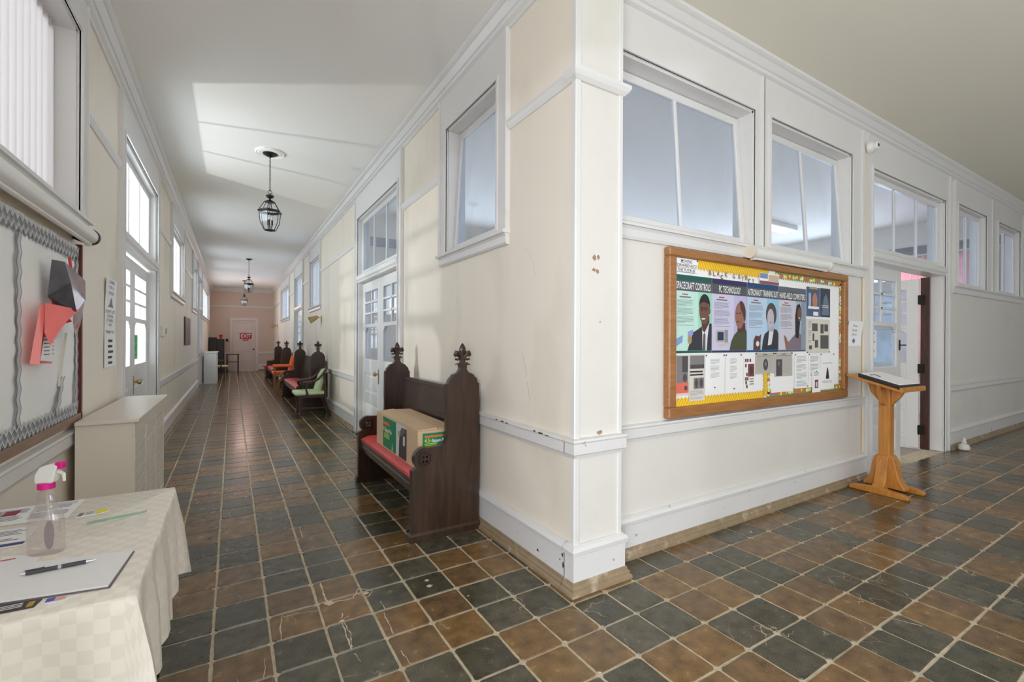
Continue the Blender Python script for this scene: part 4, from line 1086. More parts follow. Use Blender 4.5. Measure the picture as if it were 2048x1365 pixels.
# ------------------------------------------------------------------ table with patterned cloth
tx0, tx1, ty0, ty1, tz = -0.770, -0.212, 1.472, 2.440, 0.752
tb = thing('folding_table', 'small folding table under a cream cloth at the lower left', 'table', ((tx0 + tx1) / 2, (ty0 + ty1) / 2, 0))
hx, hy = (tx1 - tx0) / 2, (ty1 - ty0) / 2
MB().box(-hx + 0.004, hx - 0.004, -hy + 0.004, hy - 0.004, 0.715, 0.746).obj('table_top', M['beige'], tb, bevel=0.004)
for sx in (-1, 1):
    for sy in (-1, 1):
        MB().cyl((sx * (hx - 0.05), sy * (hy - 0.08), 0), (sx * (hx - 0.05), sy * (hy - 0.08), 0.715), 0.013, n=10).obj('leg', M['darkmetal'], tb, sm=True)
def cloth_pattern():
    m, nt, N, L, B = _nt('cream_basketweave_cloth')
    tc = N.new('ShaderNodeTexCoord')
    ck = N.new('ShaderNodeTexChecker'); ck.inputs['Scale'].default_value = 1.0
    mp = N.new('ShaderNodeMapping'); mp.inputs['Scale'].default_value = (33, 33, 33); mp.inputs['Location'].default_value = (0.11, 0.23, 0.37)
    L.new(tc.outputs['UV'], mp.inputs[0]); L.new(mp.outputs[0], ck.inputs[0])
    ck.inputs[1].default_value = (0.87, 0.815, 0.72, 1); ck.inputs[2].default_value = (0.81, 0.755, 0.66, 1)
    L.new(ck.outputs[0], B.inputs['Base Color']); B.inputs['Roughness'].default_value = 0.7
    rr = N.new('ShaderNodeMapRange'); rr.inputs[3].default_value = 0.62; rr.inputs[4].default_value = 0.36; L.new(ck.outputs[1], rr.inputs[0]); L.new(rr.outputs[0], B.inputs['Roughness'])
    bp = N.new('ShaderNodeBump'); bp.inputs['Strength'].default_value = 0.3; bp.inputs['Distance'].default_value = 0.002; L.new(ck.outputs[1], bp.inputs['Height']); L.new(bp.outputs[0], B.inputs['Normal'])
    return m
M['cloth'] = cloth_pattern()
def tablecloth():
    me = bpy.data.meshes.new('tablecloth')
    v, f, uv = [], [], []
    # perimeter, starting at the corner (-x,-y), counter-clockwise
    hx2, hy2 = hx + 0.003, hy + 0.003
    per = []
    NS = 28
    cor = [(-hx2, -hy2), (hx2, -hy2), (hx2, hy2), (-hx2, hy2)]
    for k in range(4):
        a, b = cor[k], cor[(k + 1) % 4]
        for i in range(NS):
            t = i / NS; per.append((a[0] + (b[0] - a[0]) * t, a[1] + (b[1] - a[1]) * t, k, t))
    n = len(per); ctr = 0
    v.append((0, 0, tz)); uv.append((0, 0))
    for p in per: v.append((p[0], p[1], tz)); uv.append((p[0], p[1]))
    for i in range(n): f.append((0, 1 + i, 1 + (i + 1) % n))
    rings = [0.004, 0.03, 0.08, 0.15, 0.22, 0.29, 0.345]
    prev = 1
    for h in rings:
        st = len(v)
        for i, (x, y, k, t) in enumerate(per):
            nrm = [(0, -1), (1, 0), (0, 1), (-1, 0)][k]
            c = min(t, 1 - t) * (2 * hx if k % 2 == 0 else 2 * hy)       # distance from the nearest corner
            cf = max(0.0, 1 - c / 0.17)
            wave = 0.018 * math.sin(c * 30 + k) * min(1, h / 0.15)
            out = 0.006 + 0.10 * h * 0.35 + wave * (1 - cf * 0.4) + cf * cf * 0.06 * h
            cx_, cy_ = nrm
            px, py = x + nrm[0] * out, y + nrm[1] * out
            if cf > 0:      # the corner falls outwards as a cone fold
                ncor = cor[k] if t < 0.5 else cor[(k + 1) % 4]
                dg = Vector((math.copysign(1, ncor[0]), math.copysign(1, ncor[1]))).normalized()
                px += dg.x * cf * 0.10 * h; py += dg.y * cf * 0.10 * h
            drop = h * (1.0 + 0.10 * cf * cf) + 0.012 * math.sin(c * 17 + 2 * k) * (h / 0.345)
            if k == 3: px = max(px, x - 0.02)
            v.append((px, py, tz - drop))
            uv.append((x + nrm[0] * h, y + nrm[1] * h))
        for i in range(n):
            f.append((prev + i, st + i, st + (i + 1) % n, prev + (i + 1) % n))
        prev = st
    me.from_pydata(v, [], f)
    ul = me.uv_layers.new(name='UVMap')
    for lp in me.loops: ul.data[lp.index].uv = uv[lp.vertex_index]
    me.materials.append(M['cloth']); smooth(me, 1.1)
    o = bpy.data.objects.new('tablecloth', me); COL.objects.link(o)
    o.location = ((tx0 + tx1) / 2, (ty0 + ty1) / 2, 0)
    return tag(o, 'cream basket-weave tablecloth hanging over the small table', 'tablecloth')
tablecloth()
TZ = tz + 0.0012
def sheet(name, label, pts, mat, z=TZ, th=0.0012, cat='paper', group=None):
    """flat sheet lying on the table, world corner points"""
    cx = sum(p[0] for p in pts) / len(pts); cy = sum(p[1] for p in pts) / len(pts)
    t = thing(name, label, cat, (cx, cy, z), group=group)
    MB().prism([(p[0] - cx, p[1] - cy) for p in pts], 0, th, 'z').obj('sheet', mat, t)
    return t
def onsheet(t, th=0.0012):
    lx, ly, lz = t.location
    return lambda u, d, z: (u - lx, z - ly, th + d)
# writing pad and pen
pad = sheet('writing_pad', 'blank white writing pad under the pen at the table edge', [(-0.545, 1.585), (-0.268, 1.535), (-0.250, 1.752), (-0.545, 1.815)], M['paper'], th=0.007, cat='notepad')
MB().prism([(p[0] - pad.location.x, p[1] - pad.location.y) for p in [(-0.549, 1.580), (-0.263, 1.530), (-0.246, 1.755), (-0.549, 1.82)]], 0, 0.0028, 'z').obj('backing_board', ink('grey_board', 110, 105, 105), pad)
pen = thing('ballpoint_pen', 'dark grey click pen lying on the white pad', 'pen', (-0.47, 1.706, TZ + 0.0135), math.radians(2.5))
M['penbody'] = pmat('smoky_plastic', (0.06, 0.06, 0.075), 0.25, var=0.1)
M['chrome'] = pmat('chrome', (0.7, 0.7, 0.7), 0.2, 1.0, var=0.02)
MB().tube([(0.006, 0, 0), (0.10, 0, 0), (0.125, 0, 0)], [0.0055, 0.0055, 0.0052], 10).obj('barrel', M['penbody'], pen, sm=True)
MB().tube([(0.125, 0, 0), (0.138, 0, 0), (0.146, 0, 0)], [0.0052, 0.0022, 0.0008], 10).obj('tip', M['chrome'], pen, sm=True)
MB().cyl((-0.004, 0, 0), (0.006, 0, 0), 0.003, n=8).obj('button', M['chrome'], pen)
MB().box(0.004, 0.042, -0.002, 0.002, 0.0055, 0.0075).obj('clip', M['penbody'], pen)
MB().cyl((0.068, 0, 0), (0.075, 0, 0), 0.0057, n=10).obj('band', ink('pale_grey_band', 190, 190, 195), pen)
# printed sheets at the back and left
p1 = sheet('printed_sheet', 'printed white flyer at the far left of the table', [(-0.76, 2.235), (-0.497, 2.215), (-0.492, 2.432), (-0.76, 2.434)], M['paper'], group='papers on the table')
T_ = onsheet(p1)
for a in range(2): lines(T_, -0.745 + a * 0.13, -0.63 + a * 0.12, 2.25, 2.40, 11, 0.0003, GREYINK, p1, a + 3)
patch(T_, rect(-0.70, -0.66, 2.33, 2.39), 0.0005, ink('print_maroon', 150, 60, 80), p1, 'print_block')
patch(T_, rect(-0.63, -0.51, 2.385, 2.42), 0.0004, PGREY, p1, 'print_heading')
p2 = sheet('printed_sheet', 'printed sheet with a blue band left of the spray bottle', [(-0.76, 1.99), (-0.545, 1.985), (-0.555, 2.165), (-0.76, 2.175)], M['paper'], group='papers on the table')
T_ = onsheet(p2)
lines(T_, -0.745, -0.575, 2.04, 2.15, 8, 0.0003, GREYINK, p2, 8)
patch(T_, rect(-0.76, -0.55, 1.995, 2.02), 0.0004, ink('print_navy', 70, 75, 130), p2, 'blue_band')
p3 = sheet('printed_sheet', 'small printed slip with red script in front of the spray bottle', [(-0.765, 1.835), (-0.475, 1.800), (-0.47, 1.84), (-0.53, 1.90), (-0.765, 1.93)], M['paper'], group='papers on the table')
T_ = onsheet(p3)
lines(T_, -0.72, -0.56, 1.85, 1.90, 4, 0.0003, GREYINK, p3, 5)
patch(T_, rect(-0.58, -0.53, 1.868, 1.876), 0.0005, ink('print_red', 200, 60, 50), p3, 'red_script')
p4 = sheet('picture_card', 'glossy printed card under the front edge of the pad', [(-0.52, 1.520), (-0.398, 1.512), (-0.392, 1.548), (-0.52, 1.570)], ink('card_dark_print', 70, 62, 60), th=0.0016, cat='card')
T_ = onsheet(p4, 0.0016)
lines(T_, -0.51, -0.42, 1.522, 1.548, 3, 0.0003, WHITEINK, p4, 5, para=0); patch(T_, rect(-0.414, -0.402, 1.518, 1.545), 0.0003, ink('card_gold', 190, 150, 60), p4, 'gold_strip')
p5 = sheet('picture_card', 'white card with a small flag print beside the pad', [(-0.382, 1.517), (-0.352, 1.512), (-0.322, 1.528), (-0.345, 1.540), (-0.385, 1.545)], M['paper'], th=0.0014, cat='card')
T_ = onsheet(p5, 0.0014)
patch(T_, rect(-0.382, -0.366, 1.522, 1.542), 0.0003, ink('flag_blue', 90, 90, 190), p5, 'blue_field'); patch(T_, rect(-0.366, -0.345, 1.520, 1.538), 0.0003, ink('flag_pink', 235, 170, 165), p5, 'red_field')
tg = sheet('packet', 'small white and yellow printed packet behind the spray bottle', [(-0.470, 2.19), (-0.468, 2.235), (-0.412, 2.248), (-0.392, 2.240), (-0.382, 2.228), (-0.395, 2.205), (-0.415, 2.196)], M['paper'], th=0.003, cat='packet')
T_ = onsheet(tg, 0.003)
patch(T_, [(-0.422, 2.198), (-0.415, 2.197), (-0.396, 2.206), (-0.383, 2.228), (-0.393, 2.239), (-0.413, 2.247), (-0.422, 2.245)], 0.0003, ink('packet_yellow', 240, 222, 40), tg, 'yellow_end')
patch(T_, rect(-0.469, -0.455, 2.193, 2.234), 0.0003, ink('packet_grey', 130, 125, 120), tg, 'grey_end')
lines(T_, -0.45, -0.425, 2.198, 2.236, 4, 0.0004, GREYINK, tg, 3, para=0)
M['greenplastic'] = glass_mat('green_tinted_plastic', (0.72, 0.88, 0.78), 0.10, 0.1, 0.25, (0.45, 0.68, 0.55))
sheet('plastic_strip', 'thin green plastic strip lying across the tablecloth', [(-0.423, 2.100), (-0.268, 2.138), (-0.266, 2.148), (-0.424, 2.113)], M['greenplastic'], th=0.004, cat='strip')
M['clearbag'] = glass_mat('clear_plastic_bag', (0.98, 0.98, 0.97), 0.09, 0.12, 0.10, (0.95, 0.95, 0.92))
bag = MB(); nb = 10; vs = []
for i in range(nb + 1):
    for j in range(nb + 1):
        x, y = -0.435 + 0.185 * i / nb, 1.955 + 0.15 * j / nb
        e = min(i, nb - i, j, nb - j) / 3
        vs.append((x, y + 0.01 * math.sin(i), TZ + 0.001 + min(1, e) * (0.006 + 0.006 * math.sin(i * 1.9) * math.cos(j * 1.3))))
bag.add(vs, [(i * (nb + 1) + j, (i + 1) * (nb + 1) + j, (i + 1) * (nb + 1) + j + 1, i * (nb + 1) + j + 1) for i in range(nb) for j in range(nb)])
tag(bag.obj('plastic_bag', M['clearbag'], sm=True, ang=2), 'flat crumpled clear plastic bag on the cloth beside the spray bottle', 'plastic bag')
# spray bottle
sb = thing('spray_bottle', 'empty clear spray bottle with a white trigger and pink collar', 'spray bottle', (-0.470, 1.885, TZ), math.radians(-20))
M['pet'] = glass_mat('clear_bottle_plastic', (0.92, 0.89, 0.88), 0.22, 0.06, 0.07, (0.85, 0.80, 0.78))
MB().lathe([(0.043, 0.0), (0.046, 0.006), (0.046, 0.06), (0.044, 0.095), (0.039, 0.120), (0.027, 0.134), (0.025, 0.140), (0.026, 0.150), (0.022, 0.178), (0.015, 0.184), (0.0145, 0.195)], 20, sx=1.0, sy=0.62).obj('bottle', M['pet'], sb, sm=True, ang=1.2)
MB().lathe([(0.020, 0.190), (0.020, 0.206), (0.018, 0.208)], 14).obj('collar', ink('hot_pink_plastic', 222, 20, 140, 0.35), sb, sm=True)
MB().prism([(-0.022, 0.207), (0.022, 0.207), (0.026, 0.222), (0.030, 0.243), (0.036, 0.258), (0.016, 0.264), (-0.010, 0.256), (-0.022, 0.235), (-0.024, 0.218)], -0.015, 0.015, 'y').obj('trigger_head', M['whiteplastic'], sb, bevel=0.004)
MB().box(0.026, 0.046, -0.011, 0.011, 0.248, 0.268).obj('nozzle', bpy.data.materials['hot_pink_plastic'], sb, bevel=0.003)
MB().tube([(0.03, 0, 0.240), (0.044, 0, 0.232), (0.046, 0, 0.21)], [0.005, 0.005, 0.004], 6).obj('trigger', M['whiteplastic'], sb)
MB().tube([(0, 0, 0.19), (0.004, 0, 0.10), (0.018, 0, 0.008)], 0.0025, 6).obj('dip_tube', M['clearbag'], sb)
TLB = lambda u, d, z: (u, -0.0305 - d, z)
patch(TLB, oval(0.028, 0.062, 0.013, 0.042, 16), 0.0, ink('faded_label', 150, 140, 142), sb, 'label_patch')

# ------------------------------------------------------------------ left notice board
lb = thing('notice_board', 'left notice board covered in white paper with grey zigzag borders', 'notice board', (XL, 3.0, 0.92))
def TLb(u, d, z): return (d, u - 3.0, z - 0.92)
u0, u1, z0, z1 = 1.30, 3.835, 0.93, 1.955
M['maroon'] = pmat('dark_red_wood', (0.12, 0.02, 0.018), 0.4)
bd = MB(TLb)
bd.box(u0, u1, 0.0, 0.005, z0, z1)
bd.obj('backing', M['wall'], lb)
MB(TLb).box(u1 - 0.004, u1 + 0.022, 0.0, 0.03, z0 - 0.03, z1 + 0.02).obj('side_frame', M['maroon'], lb)
MB(TLb).box(u0, u1 + 0.022, 0.0, 0.03, z0 - 0.05, z0).obj('bottom_frame', wood('brown_frame', (0.20, 0.12, 0.08), (0.32, 0.20, 0.13), 0.5, (60, 4, 60)), lb)
# crinkled paper
pw = MB(TLb); nu, nz_ = 40, 20; vs = []
rnd = random.Random(5)
for i in range(nu + 1):
    for j in range(nz_ + 1):
        uu, zz = u0 + (u1 - 0.045 - u0) * i / nu, z0 + (z1 - z0) * j / nz_
        vs.append((uu, 0.016 + 0.004 * math.sin(i * 0.9 + j * 0.5) + rnd.uniform(-0.0025, 0.0025), zz))
pw.add(vs, [(i * (nz_ + 1) + j, (i + 1) * (nz_ + 1) + j, (i + 1) * (nz_ + 1) + j + 1, i * (nz_ + 1) + j + 1) for i in range(nu) for j in range(nz_)])
M['crinkle'] = flat('crinkled_white_paper', (0.90, 0.89, 0.87), 0.7)
pw.obj('paper_cover', M['crinkle'], lb, sm=True, ang=2)
CHG = [ink('chevron_grey_%d' % q, *c_) for q, c_ in enumerate(((130, 130, 134), (205, 205, 206), (165, 165, 168)))]
def zigzag(T, pts_fn, n, w, amp, parent, name, d=0.024, bands=3, mats=CHG):
    """bordette strip: pts_fn(t, s) maps along (0..1) and across (-.5..5) to (u, z)"""
    for b_ in range(bands):
        mb = MB(T)
        for i in range(n):
            for q in range(2):
                ta, tb_ = (i + q * 0.5) / n, (i + q * 0.5 + 0.5) / n
                sa, sb_ = (amp, -amp) if q == 0 else (-amp, amp)
                lo, hi = -w / 2 + w * b_ / bands, -w / 2 + w * (b_ + 1) / bands
                P = [pts_fn(ta, lo + sa), pts_fn(tb_, lo + sb_), pts_fn(tb_, hi + sb_), pts_fn(ta, hi + sa)]
                mb.quad(*[(p[0], d + 0.0012 * b_, p[1]) for p in P])
        mb.obj(name, mats[b_ % len(mats)], parent)
zigzag(TLb, lambda t, s_: (u0 + (u1 - 0.06 - u0) * t, z1 - 0.055 + s_), 46, 0.075, 0.014, lb, 'chevron_border', bands=5)
zigzag(TLb, lambda t, s_: (u0 + (u1 - 0.06 - u0) * t, z0 + 0.035 + s_), 46, 0.075, 0.014, lb, 'chevron_border', bands=5)
zigzag(TLb, lambda t, s_: (u1 - 0.085 + s_, z0 + 0.06 + (z1 - 0.1 - z0) * t), 12, 0.05, 0.010, lb, 'chevron_border', bands=3)
zigzag(TLb, lambda t, s_: (2.865 + s_, z0 + 0.06 + (1.86 - z0 - 0.06) * t), 10, 0.045, 0.010, lb, 'chevron_border', bands=3)
zigzag(TLb, lambda t, s_: (3.36 + 0.10 * t + s_, z0 + 0.05 + 0.20 * t), 3, 0.06, 0.010, lb, 'torn_chevron_piece', d=0.030, bands=3)
MB(TLb).tube([(3.40, 0.028, 1.13), (3.46, 0.028, 1.28), (3.53, 0.028, 1.42)], 0.006, 5).obj('paper_fold', M['paper2'], lb)
# coral leaflet bundle pinned to the board
cp = thing('paper_bundle', 'coral pink folded papers pinned to the left notice board', 'papers', (XL + 0.03, 3.05, 1.27))
TC = lambda u, d, z: (d, u - 3.05, z - 1.27)
CORAL = ink('coral_paper', 255, 120, 115); CORAL2 = ink('coral_paper_light', 250, 150, 145)
q = MB(TC); q.add([(2.99, 0.03, 1.545), (3.01, 0.045, 1.55), (2.91, 0.05, 1.27), (2.90, 0.02, 1.275), (3.165, 0.03, 1.265), (3.155, 0.03, 1.38), (3.17, 0.025, 1.50)], [(0, 3, 2, 1), (0, 6, 5, 4, 3)])
q.obj('pink_sheet', CORAL2, cp)
MB(TC).add([(2.977, 0.05, 1.557), (3.10, 0.06, 1.556), (3.313, 0.10, 1.545), (3.178, 0.085, 1.484), (3.05, 0.08, 1.42), (2.975, 0.07, 1.355), (2.95, 0.055, 1.42)], [(0, 1, 2, 3, 4, 5, 6)]).obj('folded_flap', CORAL, cp)
MB(TC).add([(2.925, 0.048, 1.288), (3.105, 0.048, 1.276), (3.135, 0.048, 1.47), (3.0, 0.05, 1.46)], [(0, 1, 2, 3)]).obj('list_sheet', M['paper'], cp)
lines(TC, 2.965, 3.05, 1.30, 1.42, 7, 0.051, INK, cp, 4, para=0, gap=0.22)
lines(TC, 3.085, 3.10, 1.30, 1.43, 7, 0.051, INK, cp, 5, para=0, gap=0.22)
# foil bag
fb_ = thing('foil_bag', 'crumpled silver and pink foil bag hanging on the left notice board', 'bag', (XL + 0.03, 3.3, 1.43))
TFb = lambda u, d, z: (d, u - 3.3, z - 1.43)
M['foil'] = pmat('silver_foil', (0.66, 0.60, 0.64), 0.32, 0.45, var=0.3, vs=14, bump=0.4, bs=25)
M['foilpink'] = pmat('pink_foil', (0.75, 0.50, 0.52), 0.35, 0.4, var=0.2, vs=14)
M['foildark'] = pmat('dark_foil', (0.10, 0.10, 0.115), 0.25, 0.5, var=0.6, vs=20)
MB(TFb).add([(3.15, 0.03, 1.785), (3.185, 0.07, 1.782), (3.20, 0.09, 1.68), (3.26, 0.10, 1.53), (3.19, 0.03, 1.56), (3.13, 0.02, 1.60)], [(0, 1, 2, 3, 4, 5)]).obj('dark_side', M['foildark'], fb_)
MB(TFb).add([(3.185, 0.07, 1.782), (3.39, 0.09, 1.73), (3.48, 0.04, 1.70), (3.44, 0.09, 1.64), (3.27, 0.13, 1.70)], [(0, 1, 2, 3, 4)]).obj('top_flap', pmat('grey_foil', (0.26, 0.26, 0.28), 0.25, 0.5, var=0.7, vs=22), fb_)
MB(TFb).add([(3.185, 0.07, 1.782), (3.27, 0.13, 1.70), (3.37, 0.11, 1.60), (3.47, 0.07, 1.47), (3.36, 0.09, 1.47), (3.27, 0.09, 1.52)], [(0, 1, 2, 5), (5, 2, 3, 4)]).obj('silver_front', M['foil'], fb_)
MB(TFb).add([(3.27, 0.092, 1.522), (3.36, 0.092, 1.474), (3.47, 0.072, 1.474), (3.51, 0.05, 1.435), (3.48, 0.05, 1.40), (3.34, 0.07, 1.45)], [(0, 1, 2, 3, 4, 5)]).obj('pink_edge', M['foilpink'], fb_)
MB(TFb).add([(3.27, 0.131, 1.702), (3.44, 0.091, 1.642), (3.44, 0.085, 1.57), (3.37, 0.112, 1.602)], [(0, 1, 2, 3)]).obj('blue_glint', ink('blue_grey_foil', 150, 165, 172, 0.3), fb_)
MB(TFb).tube([(3.44, 0.03, 1.84), (3.455, 0.035, 1.77), (3.44, 0.04, 1.74), (3.42, 0.05, 1.73)], 0.007, 6).obj('red_ribbon', ink('red_ribbon', 215, 60, 75), fb_)
MB(TFb).add([(3.13, 0.03, 1.60), (3.17, 0.03, 1.585), (3.27, 0.08, 1.48), (3.24, 0.04, 1.46), (3.19, 0.03, 1.50)], [(0, 1, 2, 3, 4)]).obj('crimson_corner', ink('crimson_foil', 185, 25, 55), fb_)

# ------------------------------------------------------------------ fluorescent fittings
def strip_lamp(T, ua, ub, z, label, origin, cap='beige'):
    t = thing('strip_light', label, 'light', origin)
    ox, oy, oz = origin
    TT = lambda u, d, zz: tuple(a - b for a, b in zip(T(u, d, zz), origin))
    hs = MB(TT); pr = [(0.03, z + 0.035)] + [(0.075 + 0.045 * math.cos(math.radians(a)), z + 0.045 * math.sin(math.radians(a))) for a in range(110, -91, -20)] + [(0.03, z - 0.01)]
    hs.extr(pr, ua + 0.03, ub - 0.03); hs.obj('reflector', M['whiteplastic'], t, sm=True, ang=0.6)
    for u in (ua, ub - 0.03):
        MB(TT).extr([(0.0, z + 0.04), (0.04, z + 0.048)] + [(0.075 + 0.052 * math.cos(math.radians(a)), z + 0.05 * math.sin(math.radians(a))) for a in range(90, -91, -20)] + [(0.0, z - 0.02)], u, u + 0.03).obj('end_cap', M[cap], t, sm=True, ang=0.6)
    MB(TT).cyl((ua + 0.05, 0.075, z - 0.042), (ub - 0.05, 0.075, z - 0.042), 0.014, n=10).obj('tube', M['tubeglass'], t, sm=True)
    for u in (ua + 0.035, ub - 0.06): MB(TT).box(u, u + 0.025, 0.06, 0.09, z - 0.06, z - 0.01).obj('lamp_holder', M['beige'], t)
    return t
strip_lamp(FL, 1.6, 3.80, 2.02, 'long fluorescent fitting above the left notice board', (XL, 2.7, 2.0), 'darkmetal')
strip_lamp(FW, 3.40, 4.62, 2.085, 'white fluorescent fitting above the oak notice board', (4.0, YW, 2.05))

# ------------------------------------------------------------------ notices and fittings on the left wall
def wall_sheet(T, ua, ub, za, zb, label, name='paper_notice', cat='notice', mat=None, d=0.004, group=None, curl=0.0):
    c = T((ua + ub) / 2, 0, za)
    t = thing(name, label, cat, c, group=group)
    TT = lambda u, dd, z: tuple(a - b for a, b in zip(T(u, dd + curl * ((z - za) / (zb - za)) ** 2, z), c))
    sh_ = MB(TT); ns = 10 if curl else 1
    for q in range(ns): sh_.box(ua, ub, d - 0.0012, d, za + (zb - za) * q / ns, za + (zb - za) * (q + 1) / ns)
    sh_.obj('sheet', mat or M['paper'], t)
    return t, TT
t, TT = wall_sheet(FL, 4.575, 4.94, 1.405, 1.86, 'upper long notice sheet on the wall left of the bright door', curl=0.012)
for q, (w_, zc) in enumerate((('COMING', 1.835), ('FOR A', 1.795), ('HOUSE', 1.75), ('DON\'T LIFT', 1.605), ('DOOR &', 1.57), ('IT WILL', 1.535), ('POP', 1.50), ('THANK YOU', 1.445))):
    n_ = len(w_) * 0.016
    print_text(TT, w_, 4.757 - n_, 4.757 + n_, zc - 0.012, zc + 0.012, 0.0048, INK, t)
patch(TT, [(4.66, 1.64), (4.85, 1.64), (4.82, 1.66), (4.775, 1.72), (4.745, 1.70), (4.72, 1.665)], 0.0048, GREYINK, t, 'picture')
t, TT = wall_sheet(FL, 4.56, 4.945, 1.17, 1.405, 'lower notice sheet on the wall left of the bright door', d=0.007)
for q in range(5): lines(TT, 4.68 - 0.01 * (q % 2), 4.83 + 0.01 * (q % 3), 1.385 - q * 0.043, 1.363 - q * 0.043, 1, 0.0078, INK, t, q, para=0, gap=0.9)
t, TT = wall_sheet(lambda u, d, z: FL(u, d - 0.09 + 0.006, z), 6.395, 6.607, 1.17, 1.437, 'bright green notice taped inside the left door glass', mat=ink('green_paper', 90, 205, 120))
lines(TT, 6.43, 6.57, 1.19, 1.42, 12, 0.0046, ink('dark_green_ink', 40, 120, 60), t, 3, para=5)
th_ = thing('thermostat', 'white thermostat box on the left wall past the door', 'thermostat', (XL, 7.95, 1.43))
MB().box(0, 0.045, -0.09, 0.09, 0.0, 0.14).obj('case', M['whiteplastic'], th_, bevel=0.006)
MB().box(0.045, 0.05, -0.055, 0.01, 0.03, 0.11).obj('dial_window', ink('grey_dial', 140, 140, 138), th_)
MB().cyl((0.02, -0.07, 0.0), (0.02, -0.07, -0.03), 0.005, n=6).obj('knob', M['whiteplastic'], th_)
pc = thing('plaque', 'dark brown wall plaque on the left wall', 'plaque', (XL + 0.003, 12.0, 1.27))
MB().box(0, 0.02, -0.68, 0.68, 0.0, 0.585).obj('board', wood('plaque_wood', (0.06, 0.028, 0.02), (0.12, 0.055, 0.04), 0.4), pc, bevel=0.006)
MB().box(0.02, 0.024, -0.6, 0.6, 0.06, 0.525).obj('plate', pmat('brown_plate', (0.14, 0.08, 0.07), 0.4, 0.3), pc)

# ------------------------------------------------------------------ oak notice board on the wing wall
nb_ = thing('notice_board', 'large oak-framed notice board full of posters and clippings', 'notice board', (3.82, YW, 0.86))
NBO = (3.82, YW, 0.86)
TN_ = lambda u, d, z: tuple(a - b for a, b in zip(FW(u, d, z), NBO))
U0, U1, Z0, Z1 = 2.520, 5.075, 0.862, 2.035
MB(TN_).box(U0 + 0.03, U1 - 0.03, 0.0, 0.02, Z0 + 0.03, Z1 - 0.03).obj('backing', M['paper'], nb_)
fw, fd = 0.075, 0.055
for nm, a, b, c_, d_ in (('frame_rail', U0, U1, Z1 - fw * 0.8, Z1), ('frame_rail', U0, U1, Z0, Z0 + fw), ('frame_stile', U0, U0 + fw, Z0 + fw, Z1 - fw * 0.8), ('frame_stile', U1 - fw, U1, Z0 + fw, Z1 - fw * 0.8)):
    o = MB(TN_).box(a, b, 0.0, fd, c_, d_).obj(nm, M['frameoak'], nb_, bevel=0.008)
YB1 = [ink('border_gold', 232, 178, 20), ink('border_yellow', 248, 222, 70), ink('border_amber', 190, 130, 10)]
def scallop(ua, ub, zc, h, n, side, mats, name, vertical=False, stripes=True, d=0.0225):
    base = MB(TN_); L_ = ub - ua
    pts = [(ua, zc), (ub, zc)]; edge = []
    for i in range(n * 2 + 1): edge.append((ua + L_ * i / (2 * n), zc + side * (h if i % 2 else h * 0.72)))
    poly = pts + edge[::-1]
    if vertical: poly = [(p[1], p[0]) for p in poly]
    base.add([(p[0], d, p[1]) for p in poly], [tuple(range(len(poly)))]); o = base.obj(name, mats[0], nb_)
    if stripes:
        st_ = MB(TN_); m_ = int(L_ / 0.028)
        for i in range(m_):
            x = ua + L_ * (i + 0.2) / m_; w = 0.009; s2 = 0.03
            q_ = [(x, zc + side * 0.002), (x + w, zc + side * 0.002), (min(ub, x + w + s2), zc + side * h * 0.7), (min(ub, x + s2), zc + side * h * 0.7)]
            if vertical: q_ = [(p[1], p[0]) for p in q_]
            st_.quad(*[(p[0], d + 0.0006, p[1]) for p in q_])
        st_.obj(name + '_stripes', mats[1], o)
    return o
iz0, iz1, iu0, iu1 = Z0 + fw, Z1 - fw * 0.8, U0 + fw, U1 - fw
scallop(2.84, 3.76, iz1, 0.075, 26, -1, YB1, 'gold_border_strip')
scallop(iu0, 3.70, iz0, 0.065, 30, 1, YB1, 'gold_border_strip')
scallop(iz0, 1.30, iu0, 0.035, 12, 1, YB1, 'gold_border_strip', vertical=True)
scallop(0.95, 1.14, 3.735, 0.055, 5, -1, YB1, 'gold_border_strip', vertical=True, d=0.028)
FL1 = [ink('border_leaf_green', 128, 150, 95)]
FLC = [ink('flower_yellow', 235, 225, 110), ink('flower_orange', 225, 110, 45), ink('flower_rose', 200, 110, 110), ink('flower_cream', 240, 235, 205)]
def floral(ua, ub, zc, h, side, vertical=False):
    o = scallop(ua, ub, zc, h, int((ub - ua) / 0.035), side, FL1, 'floral_border_strip', vertical, False)
    rnd = random.Random(int(ua * 100 + zc * 10)); mbs = [MB(TN_) for _ in FLC]
    x = ua + 0.02
    while x < ub - 0.02:
        q_ = rnd.randrange(4); c = (x, zc + side * rnd.uniform(0.35, 0.6) * h)
        if vertical: c = (c[1], c[0])
        pts = oval(c[0], c[1], rnd.uniform(0.012, 0.02), rnd.uniform(0.012, 0.02), 8)
        mbs[q_].add([(p[0], 0.0232 + 0.0003 * q_, p[1]) for p in pts], [tuple(range(8))]); x += rnd.uniform(0.022, 0.04)
    for mb_, mm in zip(mbs, FLC):
        if mb_.f: mb_.obj('printed_flowers', mm, o)['kind'] = 'stuff'
floral(3.86, iu1, iz1, 0.062, -1); floral(3.74, iu1, iz0, 0.06, 1); floral(0.96, 1.95, iu1, 0.045, -1, True); floral(0.95, 1.13, 3.74, 0.05, 1, True)
BD = [0.0245]
def pinned(ua, ub, za, zb, label, mat=None, name='clipping', cat='clipping', th=0.0012, group='papers on the oak notice board', d=None):
    BD[0] += 0.0001
    d = d or BD[0]
    c = FW((ua + ub) / 2, d, za)
    t = thing(name, label, cat, c, group=group)
    TT = lambda u, dd, z: tuple(a - b for a, b in zip(FW(u, dd + d, z), c))
    MB(TT).box(ua, ub, -th, 0.0, za, zb).obj('sheet', mat or M['paper'], t)
    return t, TT
PIN = ink('pin_dark', 60, 60, 62)
